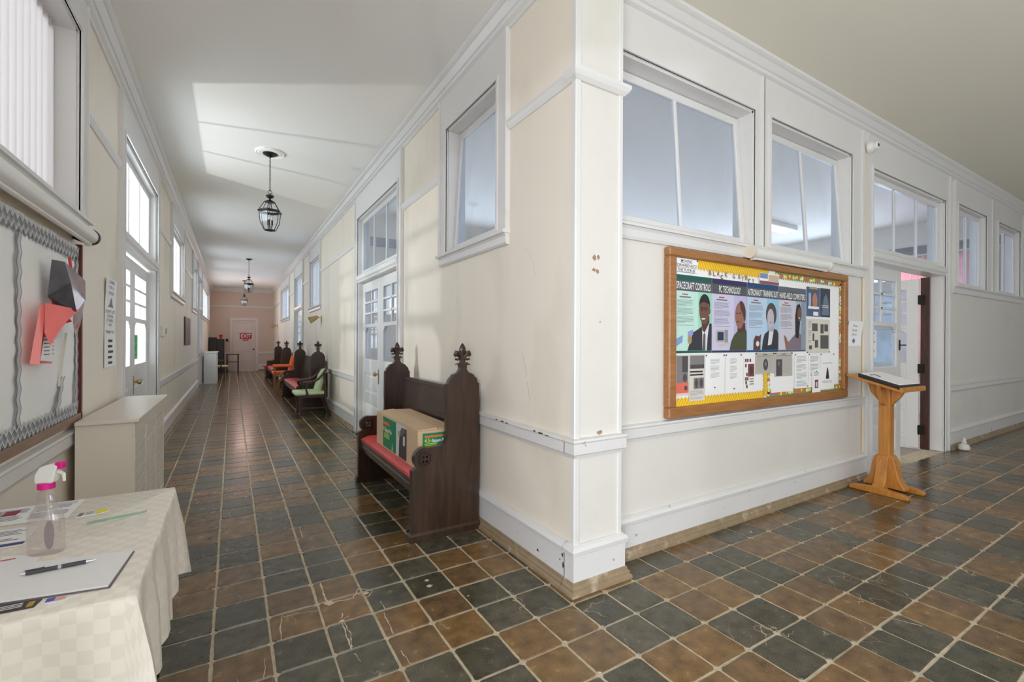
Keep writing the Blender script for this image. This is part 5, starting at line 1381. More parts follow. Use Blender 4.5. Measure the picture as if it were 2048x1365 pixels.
def pins(TT, t, pts):
    mb = MB(TT)
    for u, z in pts: mb.cyl((u, 0.0, z), (u, 0.006, z), 0.006, 0.004, 8)
    mb.obj('pins', PIN, t)
SKIN1, SKIN1S, SKIN2 = ink('print_skin_brown', 112, 78, 62), ink('print_skin_shadow', 82, 55, 45), ink('print_skin_tan', 150, 105, 88)
HAIR = ink('print_hair', 34, 30, 32); SUIT = ink('print_dark_suit', 52, 50, 60); SHIRT = ink('print_white_shirt', 222, 222, 226); HEADBAND = ink('poster_band', 82, 84, 88)
def poster(ua, ub, title, label, bg, strip, spot, za=1.308, zb=1.858, tl=0.92):
    t, TT = pinned(ua, ub, za, zb, label, bg, 'career_poster', 'poster', group='career posters on the oak notice board')
    w = ub - ua
    patch(TT, rect(ua, ub, zb - 0.038, zb), 0.0004, strip, t, 'top_strip'); patch(TT, rect(ua, ub, za, za + 0.016), 0.0004, strip, t, 'bottom_strip')
    patch(TT, rect(ua, ub, zb - 0.112, zb - 0.038), 0.0004, HEADBAND, t, 'title_band')
    print_text(TT, title, ua + w * (1 - tl) / 2, ub - w * (1 - tl) / 2, zb - 0.100, zb - 0.048, 0.0008, WHITEINK, t, 'title', bold=0.012)
    patch(TT, rect(ua + 0.62 * w, ub, za + 0.016, zb - 0.112), 0.0005, spot, t, 'tint_panel')
    patch(TT, rect(ua + 0.19 * w, ua + 0.34 * w, zb - 0.140, zb - 0.132), 0.0008, ink('print_crimson', 190, 50, 60), t, 'red_rule')
    patch(TT, rect(ua + 0.12 * w, ua + 0.42 * w, zb - 0.160, zb - 0.150), 0.0008, GREYINK, t, 'name_line')
    lines(TT, ua + 0.06 * w, ua + 0.50 * w, za + 0.19, zb - 0.175, 22, 0.0008, GREYINK, t, int(ua * 10), gap=0.32, para=7)
    return t, TT, w
# 1 man with glasses, suit and patterned tie
t, TT, w = poster(2.606, 3.014, 'SPACECRAFT CONTROLS', 'green-tinted career poster headed SPACECRAFT CONTROLS with a smiling man in a suit', ink('poster_mint', 190, 225, 212), ink('poster_dark_green', 22, 88, 80), ink('poster_mint_deep', 158, 214, 190))
patch(TT, [(2.74, 1.325), (2.775, 1.40), (2.80, 1.455), (2.85, 1.475), (2.90, 1.50), (2.935, 1.505), (3.0, 1.525), (3.013, 1.52), (3.013, 1.325)], 0.0010, SUIT, t, 'printed_suit')
patch(TT, [(2.905, 1.325), (2.905, 1.44), (2.90, 1.50), (2.94, 1.47), (2.985, 1.535), (2.965, 1.42), (2.955, 1.325)], 0.0012, SHIRT, t, 'printed_shirt')
patch(TT, [(2.905, 1.325), (2.915, 1.44), (2.93, 1.455), (2.94, 1.44), (2.94, 1.325)], 0.0014, ink('print_tie', 85, 85, 92), t, 'printed_tie')
patch(TT, [(2.895, 1.53), (2.905, 1.47), (2.93, 1.455), (2.985, 1.53), (2.985, 1.58), (2.90, 1.56)], 0.0016, SKIN1S, t, 'printed_neck')
patch(TT, oval(2.925, 1.615, 0.056, 0.100, 22), 0.0018, SKIN1, t, 'printed_face')
patch(TT, oval(2.986, 1.612, 0.010, 0.024, 10), 0.0019, SKIN1, t, 'printed_ear')
patch(TT, oval(2.930, 1.655, 0.062, 0.080, 14, 0, 180) + [(2.868, 1.63), (2.878, 1.665), (2.925, 1.678), (2.975, 1.665), (2.990, 1.625)], 0.0020, HAIR, t, 'printed_hair')
for c in (2.899, 2.941): patch(TT, oval(c, 1.624, 0.017, 0.013, 12), 0.0021, SKIN1S, t, 'printed_glasses')
patch(TT, rect(2.880, 2.985, 1.634, 1.638), 0.0022, HAIR, t, 'printed_glasses_rim')
patch(TT, oval(2.915, 1.560, 0.024, 0.011, 12, 180, 360), 0.0022, SHIRT, t, 'printed_smile')
patch(TT, [(2.60, 1.345), (2.685, 1.385), (2.69, 1.435), (2.60, 1.40)], 0.0022, ink('print_blue_panel', 130, 155, 205), t, 'printed_solar_panel')
patch(TT, [(2.745, 1.42), (2.80, 1.44), (2.80, 1.475), (2.745, 1.46)], 0.0022, ink('print_violet_panel', 150, 150, 215), t, 'printed_solar_panel')
patch(TT, oval(2.765, 1.402, 0.022, 0.032, 12), 0.0024, ink('print_gold_probe', 165, 145, 95), t, 'printed_probe')
# 2 man in dark green turtleneck with a computer
t, TT, w = poster(3.016, 3.452, 'PC TECHNOLOGY', 'lilac career poster headed PC TECHNOLOGY with a man in a green turtleneck', ink('poster_lilac', 206, 202, 228), ink('poster_navy_violet', 48, 42, 88), ink('poster_lilac_deep', 192, 185, 220), tl=0.62)
patch(TT, [(3.23, 1.325), (3.25, 1.39), (3.285, 1.44), (3.335, 1.475), (3.40, 1.50), (3.44, 1.485), (3.451, 1.47), (3.451, 1.325)], 0.0010, ink('print_moss', 72, 76, 52), t, 'printed_sweater')
patch(TT, [(3.33, 1.46), (3.33, 1.53), (3.43, 1.54), (3.435, 1.47)], 0.0012, SKIN1S, t, 'printed_neck')
patch(TT, oval(3.358, 1.592, 0.060, 0.102, 22), 0.0014, SKIN2, t, 'printed_face')
patch(TT, oval(3.375, 1.605, 0.062, 0.102, 16, -40, 110) + [(3.37, 1.64), (3.40, 1.60)], 0.0016, SKIN1S, t, 'printed_shaved_hair')
patch(TT, oval(3.338, 1.545, 0.018, 0.005, 10), 0.0018, SKIN1S, t, 'printed_mouth')
for c in (3.326, 3.362): patch(TT, oval(c, 1.610, 0.011, 0.005, 8), 0.0018, HAIR, t, 'printed_eye')
patch(TT, rect(3.065, 3.165, 1.385, 1.475), 0.0014, ink('print_beige_case', 190, 180, 165), t, 'printed_monitor'); patch(TT, rect(3.082, 3.155, 1.40, 1.462), 0.0016, ink('print_screen_blue', 30, 55, 95), t, 'printed_screen')
patch(TT, rect(3.168, 3.21, 1.385, 1.48), 0.0014, ink('print_grey_tower', 150, 148, 150), t, 'printed_tower')
patch(TT, [(3.09, 1.365), (3.21, 1.385), (3.235, 1.375), (3.11, 1.35)], 0.0016, ink('print_pale_keys', 200, 195, 188), t, 'printed_keyboard')
# 3 woman with short hair in black jacket
t, TT, w = poster(3.456, 3.903, 'ASTRONAUT TRAINING SUIT', 'pale blue career poster headed ASTRONAUT TRAINING SUIT with a woman in a black jacket', ink('poster_pale_blue', 186, 208, 232), ink('poster_deep_blue', 30, 70, 115), ink('poster_blue', 150, 195, 225), tl=0.96)
patch(TT, [(3.66, 1.325), (3.675, 1.40), (3.70, 1.455), (3.76, 1.485), (3.83, 1.50), (3.88, 1.49), (3.902, 1.46), (3.902, 1.325)], 0.0010, ink('print_black_jacket', 48, 50, 58), t, 'printed_jacket')
patch(TT, [(3.745, 1.36), (3.765, 1.48), (3.83, 1.48), (3.80, 1.37)], 0.0012, SHIRT, t, 'printed_blouse')
patch(TT, oval(3.795, 1.615, 0.078, 0.098, 22), 0.0013, ink('print_brown_hair', 82, 72, 70), t, 'printed_hair')
patch(TT, [(3.76, 1.48), (3.755, 1.55), (3.84, 1.55), (3.83, 1.47)], 0.0014, ink('print_pale_skin', 178, 170, 180), t, 'printed_neck')
patch(TT, oval(3.785, 1.585, 0.050, 0.078, 20), 0.0016, ink('print_pale_face', 190, 182, 192), t, 'printed_face')
patch(TT, oval(3.785, 1.552, 0.016, 0.005, 8), 0.0018, GREYINK, t, 'printed_mouth')
patch(TT, [(3.54, 1.325), (3.545, 1.40), (3.57, 1.44), (3.62, 1.435), (3.65, 1.455), (3.64, 1.38), (3.64, 1.325)], 0.0014, ink('print_rust', 96, 58, 52), t, 'printed_diver')
patch(TT, oval(3.60, 1.375, 0.024, 0.022, 10), 0.0016, SHIRT, t, 'printed_helmet')
# 4 woman with long braids leaning
t, TT, w = poster(3.907, 4.343, 'HAND-HELD COMPUTERS', 'grey-lilac career poster headed HAND-HELD COMPUTERS with a woman with long braids', ink('poster_grey_lilac', 202, 200, 214), ink('poster_slate', 96, 100, 112), ink('poster_steel', 170, 178, 196), tl=0.94)
patch(TT, [(4.02, 1.325), (3.985, 1.45), (4.01, 1.44), (4.06, 1.39), (4.12, 1.43), (4.20, 1.475), (4.28, 1.45), (4.33, 1.42), (4.342, 1.325)], 0.0010, ink('print_mauve_coat', 128, 112, 128), t, 'printed_coat')
patch(TT, [(4.17, 1.43), (4.165, 1.62), (4.19, 1.71), (4.235, 1.725), (4.265, 1.68), (4.25, 1.60), (4.235, 1.50), (4.22, 1.42)], 0.0012, HAIR, t, 'printed_braids')
patch(TT, oval(4.235, 1.63, 0.034, 0.062, 18), 0.0014, SKIN1, t, 'printed_face')
patch(TT, oval(4.235, 1.60, 0.013, 0.006, 8), 0.0016, SHIRT, t, 'printed_smile')
patch(TT, [(4.02, 1.33), (3.99, 1.43), (4.02, 1.435), (4.08, 1.36)], 0.0014, SKIN2, t, 'printed_hand')
patch(TT, rect(4.265, 4.343, 1.325, 1.745), 0.0013, ink('poster_steel_shadow', 140, 150, 168), t, 'dark_edge')
# sign, small gold letters, flag picture
t, TT = pinned(2.60, 2.845, 1.876, 1.972, 'small white sign reading MOVING FORWARD INTO THE FUTRUE in italics', name='paper_sign', cat='sign', d=0.030)
for s_, zc, hw in (('MOVING', 1.954, 0.062), ('FORWARD INTO', 1.923, 0.112), ('THE FUTRUE', 1.891, 0.095)):
    print_text(TT, s_, 2.722 - hw, 2.722 + hw, zc - 0.0105, zc + 0.0105, 0.0006, INK, t, bold=0.015, shear=0.25)
    patch(TT, rect(2.722 - hw, 2.722 + hw, zc - 0.0155, zc - 0.0135), 0.0006, INK, t, 'underline')
pins(TT, t, [(2.609, 1.965), (2.837, 1.965)])
gl = thing('cutout_letters', 'tarnished gold cut-out letters scattered above the posters', 'letters', FW(3.2, 0.024, 1.87))
TG = lambda u, d, z: tuple(a - b for a, b in zip(FW(u, d, z), FW(3.2, 0.024, 1.87)))
GOLD = ink('tarnished_gold', 150, 128, 92)
for ch_, u, z, r in (('B', 2.995, 1.895, 0), ('L', 3.045, 1.892, 0), ('A', 3.09, 1.897, 0), ('c', 3.135, 1.875, 0), ('K', 3.19, 1.896, 0), ('G', 3.285, 1.892, 0), ('S', 3.355, 1.895, 0), ('Y', 3.40, 1.883, 0), ('n', 3.445, 1.892, 0), ('r', 3.49, 1.872, 0), ('Y', 3.54, 1.873, 0)):
    print_text(TG, ch_, u - 0.016, u + 0.016, z - 0.018, z + 0.018, 0.024, GOLD, gl, 'letter', bold=0.03)
t, TT = pinned(3.615, 3.895, 1.860, 1.948, 'small picture of a stadium with flags pinned above the third poster', name='postcard', cat='picture', d=0.032)
patch(TT, rect(3.615, 3.895, 1.860, 1.885), 0.0006, ink('print_wine', 140, 85, 95), t, 'printed_ground'); patch(TT, rect(3.62, 3.73, 1.905, 1.946), 0.0006, ink('print_sky_blue', 120, 145, 185), t, 'printed_sky'); patch(TT, rect(3.74, 3.89, 1.888, 1.94), 0.0006, ink('print_peach', 205, 180, 160), t, 'printed_crowd')
# clippings at the right
t, TT = pinned(4.358, 4.587, 1.622, 1.885, 'colour magazine cover with a blue page and a face', ink('mag_blue', 70, 92, 128))
patch(TT, oval(4.50, 1.76, 0.045, 0.075, 18), 0.0005, ink('mag_face', 185, 125, 100), t, 'printed_face'); patch(TT, rect(4.39, 4.43, 1.71, 1.83), 0.0005, ink('mag_pale', 175, 180, 188), t, 'printed_text'); patch(TT, rect(4.38, 4.57, 1.69, 1.712), 0.0007, WHITEINK, t, 'printed_caption'); patch(TT, rect(4.47, 4.56, 1.63, 1.665), 0.0007, WHITEINK, t, 'address_label'); patch(TT, rect(4.40, 4.55, 1.868, 1.882), 0.0007, ink('mag_gold', 205, 165, 60), t, 'printed_title')
t, TT = pinned(4.600, 4.778, 1.622, 1.887, 'dark magazine page with blue figures', ink('mag_dark', 60, 66, 80))
patch(TT, [(4.62, 1.64), (4.66, 1.80), (4.70, 1.84), (4.74, 1.78), (4.76, 1.64)], 0.0005, ink('mag_steel', 105, 118, 140), t, 'printed_figures'); lines(TT, 4.62, 4.75, 1.70, 1.73, 2, 0.0007, PGREY, t, 2, para=0)
t, TT = pinned(4.362, 4.772, 1.293, 1.600, 'newspaper double page with grey photographs', M['paper2'])
for a, b, c_, d_ in ((4.45, 4.55, 1.49, 1.56), (4.46, 4.49, 1.40, 1.47), (4.50, 4.56, 1.34, 1.41), (4.40, 4.45, 1.325, 1.36), (4.60, 4.66, 1.47, 1.555), (4.67, 4.74, 1.49, 1.555), (4.60, 4.75, 1.33, 1.455)): patch(TT, rect(a, b, c_, d_), 0.0005, ink('newsprint_photo', 88, 86, 84), t, 'printed_photo')
lines(TT, 4.385, 4.44, 1.38, 1.58, 14, 0.0005, FAINT, t, 2); pins(TT, t, [(4.37, 1.30), (4.762, 1.30)])
# bottom row
PHOTO = ink('halftone_dark', 78, 74, 76); PHOTO2 = ink('halftone_mid', 128, 124, 122)
t, TT = pinned(2.618, 2.755, 1.01, 1.298, 'narrow leaflet with photographs and a red bottom panel', M['paper2'])
patch(TT, rect(2.625, 2.748, 1.10, 1.29), 0.0005, PHOTO2, t, 'printed_photo'); patch(TT, rect(2.685, 2.748, 1.175, 1.285), 0.0007, PHOTO, t, 'printed_photo'); patch(TT, oval(2.715, 1.135, 0.022, 0.03, 12), 0.0007, PHOTO, t, 'printed_head'); patch(TT, rect(2.62, 2.753, 1.028, 1.10), 0.0007, ink('print_salmon', 226, 108, 92), t, 'red_panel'); patch(TT, oval(2.725, 1.062, 0.018, 0.018, 12), 0.0009, PHOTO, t, 'printed_emblem')
t, TT = pinned(2.762, 2.935, 0.965, 1.298, 'newspaper column with a building photograph and a headline', M['paper2'])
patch(TT, rect(2.77, 2.928, 1.195, 1.29), 0.0005, PHOTO2, t, 'printed_photo'); patch(TT, rect(2.772, 2.926, 1.198, 1.225), 0.0007, PHOTO, t, 'printed_street'); lines(TT, 2.77, 2.928, 1.135, 1.18, 2, 0.0005, INK, t, 3, para=0, gap=0.5); patch(TT, rect(2.81, 2.925, 1.05, 1.13), 0.0005, PHOTO2, t, 'printed_photo'); patch(TT, oval(2.84, 1.09, 0.018, 0.034, 12), 0.0007, PHOTO, t, 'printed_person'); patch(TT, oval(2.895, 1.09, 0.018, 0.034, 12), 0.0007, PHOTO, t, 'printed_person'); lines(TT, 2.77, 2.928, 0.975, 1.04, 8, 0.0005, FAINT, t, 3)
for n_, (a, b, c_, lab) in enumerate(((2.94, 3.172, 1.02, 'left of two typed letters pinned side by side under the PC poster'), (3.178, 3.388, 1.0, 'right of two typed letters pinned side by side under the PC poster'))):
    t, TT = pinned(a, b, c_, 1.298, lab, name='typed_letter', cat='letter')
    lines(TT, a + 0.06, b - 0.06, c_ + 0.09, 1.26, 18, 0.0005, FAINT, t, n_, gap=0.35); pins(TT, t, [(a + 0.01, 1.288), (b - 0.012, 1.288), (a + 0.11, c_ + 0.03)])
t, TT = pinned(3.415, 3.567, 0.995, 1.292, 'tall programme leaflet with maroon blocks and a portrait')
MAR = ink('print_maroon_block', 120, 62, 70)
for a, c_ in ((3.428, 1.23), (3.455, 1.23), (3.49, 1.23), (3.43, 1.19), (3.445, 1.12), (3.43, 1.085), (3.455, 1.085), (3.435, 1.055), (3.445, 1.025)): patch(TT, rect(a, a + 0.022, c_, c_ + 0.026), 0.0005, MAR, t, 'maroon_block')
patch(TT, rect(3.47, 3.555, 1.115, 1.215), 0.0007, MAR, t, 'printed_portrait'); patch(TT, oval(3.515, 1.165, 0.022, 0.034, 12), 0.0009, SKIN1S, t, 'printed_face'); lines(TT, 3.49, 3.555, 1.04, 1.10, 3, 0.0005, PHOTO2, t, 4, para=0)
for a, b, c_, lab, fx in ((3.572, 3.838, 1.13, 'grey photocopied article with an oval portrait', 'o'), (3.85, 4.122, 1.10, 'grey photocopied article with a dark portrait at its left', 'r')):
    t, TT = pinned(a, b, c_, 1.303, lab, ink('photocopy_grey', 188, 182, 172))
    lines(TT, a + 0.015, b - 0.015, c_ + 0.02, 1.265, 13, 0.0005, FAINT, t, 5, para=0, gap=0.3); patch(TT, rect(a + 0.02, b - 0.02, 1.272, 1.277), 0.0006, PHOTO2, t, 'rule'); patch(TT, rect(a + 0.10, b - 0.10, 1.282, 1.293), 0.0006, PHOTO2, t, 'printed_heading')
    patch(TT, oval((a + b) / 2 + 0.01, 1.205, 0.035, 0.048, 16) if fx == 'o' else rect(a + 0.02, a + 0.11, 1.105, 1.245), 0.0008, PHOTO, t, 'printed_portrait'); patch(TT, oval((a + b) / 2 + 0.01 if fx == 'o' else a + 0.06, 1.21, 0.014, 0.02, 12), 0.0010, PHOTO2, t, 'printed_face')
    pins(TT, t, [(a + 0.01, 1.295), (b - 0.01, 1.295)])
t, TT = pinned(4.156, 4.386, 0.985, 1.290, 'typed page with a dense paragraph right of the photocopies', name='typed_letter', cat='letter')
lines(TT, 4.19, 4.36, 1.0, 1.265, 22, 0.0005, FAINT, t, 3, gap=0.4); pins(TT, t, [(4.17, 1.28), (4.37, 1.0)])
t, TT = pinned(4.390, 4.592, 0.985, 1.288, 'typed page partly covered by a small red picture card', name='typed_letter', cat='letter')
lines(TT, 4.42, 4.57, 1.08, 1.265, 15, 0.0005, FAINT, t, 6, gap=0.4); pins(TT, t, [(4.40, 1.28)])
t, TT = pinned(4.598, 4.858, 0.952, 1.287, 'white page with a small dark standing figure')
patch(TT, [(4.70, 1.05), (4.765, 1.05), (4.755, 1.10), (4.745, 1.14), (4.735, 1.16), (4.72, 1.14), (4.71, 1.10)], 0.0006, INK, t, 'printed_figure'); lines(TT, 4.64, 4.82, 1.01, 1.03, 2, 0.0005, FAINT, t, 6, para=0); patch(TT, rect(4.64, 4.82, 1.195, 1.199), 0.0005, PHOTO2, t, 'rule'); pins(TT, t, [(4.61, 1.278), (4.845, 1.278)])
t, TT = pinned(4.44, 4.586, 0.905, 1.138, 'small card with a red and white figure at the bottom of the board', d=0.034)
patch(TT, rect(4.485, 4.545, 0.975, 1.05), 0.0006, ink('print_brick', 130, 60, 55), t, 'printed_photo'); patch(TT, rect(4.50, 4.53, 0.985, 1.03), 0.0008, PGREY, t, 'printed_figure'); lines(TT, 4.465, 4.56, 1.08, 1.12, 3, 0.0006, FAINT, t, 6, para=0); pins(TT, t, [(4.51, 1.128)])
t, TT = pinned(3.80, 4.14, 0.968, 1.10, 'blank white sheet under the photocopied articles', d=0.0242)
# notice on the wall right of the board
t, TT = wall_sheet(FW, 5.150, 5.465, 1.355, 1.60, 'white wall notice with a curled top between board and door', curl=0.03)
for q_, (w_, z) in enumerate((('Please', 1.555), ('Remain', 1.512), ('Silent', 1.47))):
    print_text(TT, w_, 5.30 - 0.05, 5.30 + 0.05, z - 0.011, z + 0.011, 0.005, GREYINK, t)
patch(TT, [(5.30, 1.375), (5.335, 1.405), (5.30, 1.435), (5.265, 1.405)], 0.005, ink('emblem_blue', 90, 120, 160), t, 'emblem')
# paper in the left leaf of the classroom door
t, TT = wall_sheet(lambda u, d, z: FW(u, d - 0.105 + 0.006, z), 5.86, 6.10, 1.22, 1.52, 'small notice inside the glass of the classroom door')
lines(TT, 5.89, 6.07, 1.24, 1.50, 8, 0.005, GREYINK, t, 4, para=3)

# ------------------------------------------------------------------ conduit box and pipe on the wing wall
cb = thing('bell_unit', 'small round white bell unit under the cornice beside the classroom door', 'bell', FW(5.545, 0.036, 3.38))
MB().tube([(0, 0, 0), (0, -0.03, 0), (0, -0.045, 0)], [0.062, 0.058, 0.045], 20).obj('base', M['whiteplastic'], cb, sm=True, ang=0.6)
MB().tube([(0, -0.04, 0), (0, -0.075, 0), (0, -0.082, 0)], [0.042, 0.040, 0.034], 18).obj('cover', M['whiteplastic'], cb, sm=True, ang=0.6)
MB().box(-0.012, -0.004, -0.085, -0.08, -0.014, 0.014).box(0.004, 0.012, -0.085, -0.08, -0.014, 0.014).obj('slots', M['gap'], cb)
pp = MB(); pp.cyl(FW(5.492, 0.014, 0.27), FW(5.492, 0.014, 3.40), 0.012, n=8)
tag(pp.obj('conduit_pipe', pmat('cream_painted_pipe', (0.70, 0.60, 0.45), 0.5)), 'thin painted conduit running down beside the classroom door frame', 'pipe')

# ------------------------------------------------------------------ oak lectern
lt = thing('lectern', 'honey-oak lectern stand with a slanted top beside the notice board', 'lectern', (5.22, 1.84, 0), math.radians(-3))
for x in (-0.155, 0.155):
    MB().prism([(-0.235, 0.0), (-0.235, 0.028), (-0.20, 0.045), (-0.10, 0.055), (0.0, 0.075), (0.10, 0.055), (0.20, 0.045), (0.225, 0.028), (0.225, 0.0)], x - 0.032, x + 0.032, 'x').obj('foot', M['oak'], lt, bevel=0.008)
OG = [(-0.205, 0.045), (0.205, 0.045), (0.20, 0.07), (0.165, 0.10), (0.135, 0.17), (0.115, 0.26), (0.10, 0.31), (0.075, 0.345), (-0.075, 0.345), (-0.10, 0.31), (-0.115, 0.26), (-0.135, 0.17), (-0.165, 0.10), (-0.20, 0.07)]
MB().prism([(p[0] * 0.80, p[1]) for p in OG], -0.05, 0.05, 'x').obj('brace', M['oak'], lt, bevel=0.006)
MB().prism([(p[0] * 0.80, p[1]) for p in OG], -0.045, 0.045, 'y').obj('brace', M['oak'], lt, bevel=0.006)
MB().box(-0.046, 0.046, -0.044, 0.044, 0.06, 0.99).obj('column', M['oak'], lt, bevel=0.006)
MB().prism([(-0.16, 1.0), (-0.045, 0.98), (-0.045, 0.80), (-0.085, 0.83), (-0.13, 0.90)], -0.02, 0.02, 'y').obj('bracket', M['oak'], lt, bevel=0.004)
MB().prism([(0.043, 0.98), (0.15, 1.03), (0.12, 0.92), (0.043, 0.83)], -0.02, 0.02, 'x').obj('bracket', M['oak'], lt, bevel=0.004)
MB().prism([(-0.043, 0.95), (-0.15, 0.96), (-0.12, 0.90), (-0.043, 0.80)], -0.02, 0.02, 'x').obj('bracket', M['oak'], lt, bevel=0.004)
sl = 0.28
zt = lambda y: 1.032 + sl * y
def slab(x0, x1, y0, y1, lift, th):
    return MB().hexa([(x0, y0, zt(y0) + lift), (x1, y0, zt(y0) + lift), (x1, y1, zt(y1) + lift), (x0, y1, zt(y1) + lift)], [(x0, y0, zt(y0) + lift + th), (x1, y0, zt(y0) + lift + th), (x1, y1, zt(y1) + lift + th), (x0, y1, zt(y1) + lift + th)])
slab(-0.25, 0.215, -0.205, 0.215, -0.022, 0.022).obj('desk_top', M['oak'], lt, bevel=0.004)
slab(-0.25, 0.215, -0.215, -0.198, -0.022, 0.042).obj('ledge', M['oak'], lt, bevel=0.003)
bnd = thing('binder', 'open black binder with white pages on the lectern top', 'binder', (5.22, 1.84, 0), math.radians(-3))
slab(-0.225, 0.20, -0.192, 0.13, 0.001, 0.032).obj('cover', M['blackvinyl'], bnd, bevel=0.003)
slab(-0.20, 0.185, -0.18, 0.12, 0.033, 0.006).obj('pages', M['paper'], bnd)
MB().tube([(-0.19, 0.05, zt(0.05) + 0.042), (-0.16, 0.02, zt(0.02) + 0.055), (-0.13, -0.01, zt(-0.01) + 0.044)], 0.003, 5).obj('clip', M['blackmetal'], bnd)

# ------------------------------------------------------------------ far end of the corridor
ex = thing('exit_sign', 'red EXIT sign with white letters on the end door', 'sign', FE(0.49, -0.02, 1.44))
TE = lambda u, d, z: tuple(a - b for a, b in zip(FE(u, d, z), FE(0.49, -0.02, 1.44)))
RED = ink('sign_red', 190, 15, 25)
MB(TE).box(0.295, 0.745, -0.018, -0.012, 1.44, 1.68).obj('plate', RED, ex)
print_text(TE, 'EXIT', 0.335, 0.71, 1.48, 1.645, -0.0115, WHITEINK, ex, bold=0.02)
MB(TE).box(0.40, 0.63, -0.018, -0.013, 1.355, 1.40).obj('lower_strip', RED, ex)
bc = thing('black_cabinet', 'tall black cabinet in the far left corner', 'cabinet', (XL + 0.02, 22.35, 0))
MB().box(0, 0.53, 0, 1.30, 0, 1.42).obj('body', M['black'], bc, bevel=0.01)
MB().box(0.0, 0.26, 0.05, 1.2, 1.42, 1.48).obj('raised_top', M['black'], bc, bevel=0.006)
for a, b in ((0.03, 0.26), (0.275, 0.505)):
    d_ = MB().box(a, b, -0.018, 0.0, 0.08, 1.36).obj('door', M['black'], bc, bevel=0.004)
    MB().ball((b - 0.025 if a < 0.1 else a + 0.025, -0.026, 0.75), 0.012, 8).obj('knob', M['brass'], d_)
rc = thing('red_lantern', 'small red ornament standing on the black cabinet', 'ornament', (-0.40, 22.6, 1.421))
MB().lathe([(0.035, 0), (0.05, 0.01), (0.035, 0.03), (0.05, 0.09), (0.06, 0.15), (0.075, 0.18), (0.02, 0.185)], 12).obj('body', ink('red_glaze', 200, 50, 55, 0.35), rc, sm=True)
MB().ring((0.06, 0, 0.12), 0.03, 0.006, 10, 5, 'y').obj('handle', bpy.data.materials['red_glaze'], rc)
ps = thing('plant_stand', 'black two-tier wooden stand left of the exit door', 'side table', (0.02, 22.65, 0))
for sx in (-0.2, 0.2):
    for sy in (-0.16, 0.16): MB().box(sx - 0.026, sx + 0.026, sy - 0.026, sy + 0.026, 0, 0.76).obj('leg', M['black'], ps)
MB().box(-0.24, 0.24, -0.2, 0.2, 0.755, 0.785).obj('top', M['black'], ps, bevel=0.004)
MB().box(-0.21, 0.21, -0.17, 0.17, 0.44, 0.465).obj('shelf', M['black'], ps)
wp = thing('wall_hook', 'small black hook with a hanging cord on the end wall', 'hook', FE(-0.19, 0, 1.30))
MB().lathe([(0.02, 0.0), (0.045, 0.05), (0.05, 0.1), (0.03, 0.14)], 10, (0, -0.045, 0)).obj('hook', M['black'], wp, sm=True)
MB().tube([(0, -0.02, 0.0), (0.01, -0.02, -0.3), (-0.01, -0.02, -0.6)], 0.004, 5).obj('cord', M['whiteplastic'], wp)
# turned white finial on the floor by the classroom door
fo = thing('floor_finial', 'small turned white wooden knob on the floor beside the classroom door frame', 'finial', (8.08, 2.02, 0.0))
MB().lathe([(0.035, 0), (0.055, 0.012), (0.062, 0.04), (0.05, 0.075), (0.022, 0.09), (0.03, 0.105), (0.018, 0.12), (0.022, 0.135), (0.008, 0.165)], 14).obj('body', M['trim'], fo, sm=True)
# ceiling light of the classroom
cl_ = thing('ceiling_light', 'bright rectangular ceiling light inside the classroom', 'light', (9.2, 5.1, 3.75))
MB().box(-0.6, 0.6, -0.16, 0.16, -0.09, 0.0).obj('housing', M['whiteplastic'], cl_, bevel=0.01)
m, nt, N, L, B = _nt('lit_diffuser'); B.inputs['Emission Color'].default_value = (1, 0.98, 0.95, 1); B.inputs['Emission Strength'].default_value = 2.5
MB().box(-0.56, 0.56, -0.13, 0.13, -0.1, -0.089).obj('diffuser', m, cl_)

# ------------------------------------------------------------------ chipped paint and hairline cracks
CHIP = pmat('bare_brown_plaster', (0.36, 0.22, 0.13), 0.8, var=0.3, vs=60)
TP = lambda u, d, z: (u, PY - 0.001 - d, z)
def blob(T, u, z, ru, rz, parent, seed, mat=CHIP, d=0.0008, name='paint_chip'):
    r = random.Random(seed)
    patch(T, [(u + ru * math.cos(a * PI / 5) * r.uniform(0.55, 1.1), z + rz * math.sin(a * PI / 5) * r.uniform(0.55, 1.1)) for a in range(10)], d, mat, parent, name)
for u, z, ru, rz, sd in ((1.755, 1.865, 0.018, 0.018, 1), (1.785, 1.870, 0.012, 0.016, 2), (1.752, 1.795, 0.016, 0.012, 3), (1.778, 1.788, 0.016, 0.014, 4), (1.80, 0.865, 0.022, 0.014, 5), (1.80, 1.50, 0.006, 0.006, 6)):
    blob(TP, u, z, ru, rz, pil, sd)
DARKCHIP = flat('bare_dark_wood', (0.06, 0.035, 0.025), 0.8)
TBc = lambda u, d, z: FR(u, d + 0.0375, z)
rail_r = bpy.data.objects['trim_2']; base_r = bpy.data.objects['baseboard_right']
for u, z, ru, rz, sd in ((2.26, 0.835, 0.035, 0.006, 11), (2.33, 0.837, 0.02, 0.005, 12), (2.20, 0.832, 0.03, 0.004, 13), (2.72, 0.836, 0.03, 0.006, 14), (2.66, 0.834, 0.02, 0.005, 15), (2.80, 0.838, 0.02, 0.004, 16)):
    blob(lambda u, d, z: FR(u, d + 0.0362, z), u, z, ru, rz, rail_r, sd, DARKCHIP)
for u, z, ru, rz, sd in ((2.30, 0.115, 0.014, 0.010, 21), (2.08, 0.15, 0.006, 0.006, 22), (2.055, 0.185, 0.010, 0.014, 23), (2.05, 0.13, 0.008, 0.02, 24)):
    blob(lambda u, d, z: FR(u, d + 0.027, z), u, z, ru, rz, base_r, sd, DARKCHIP)
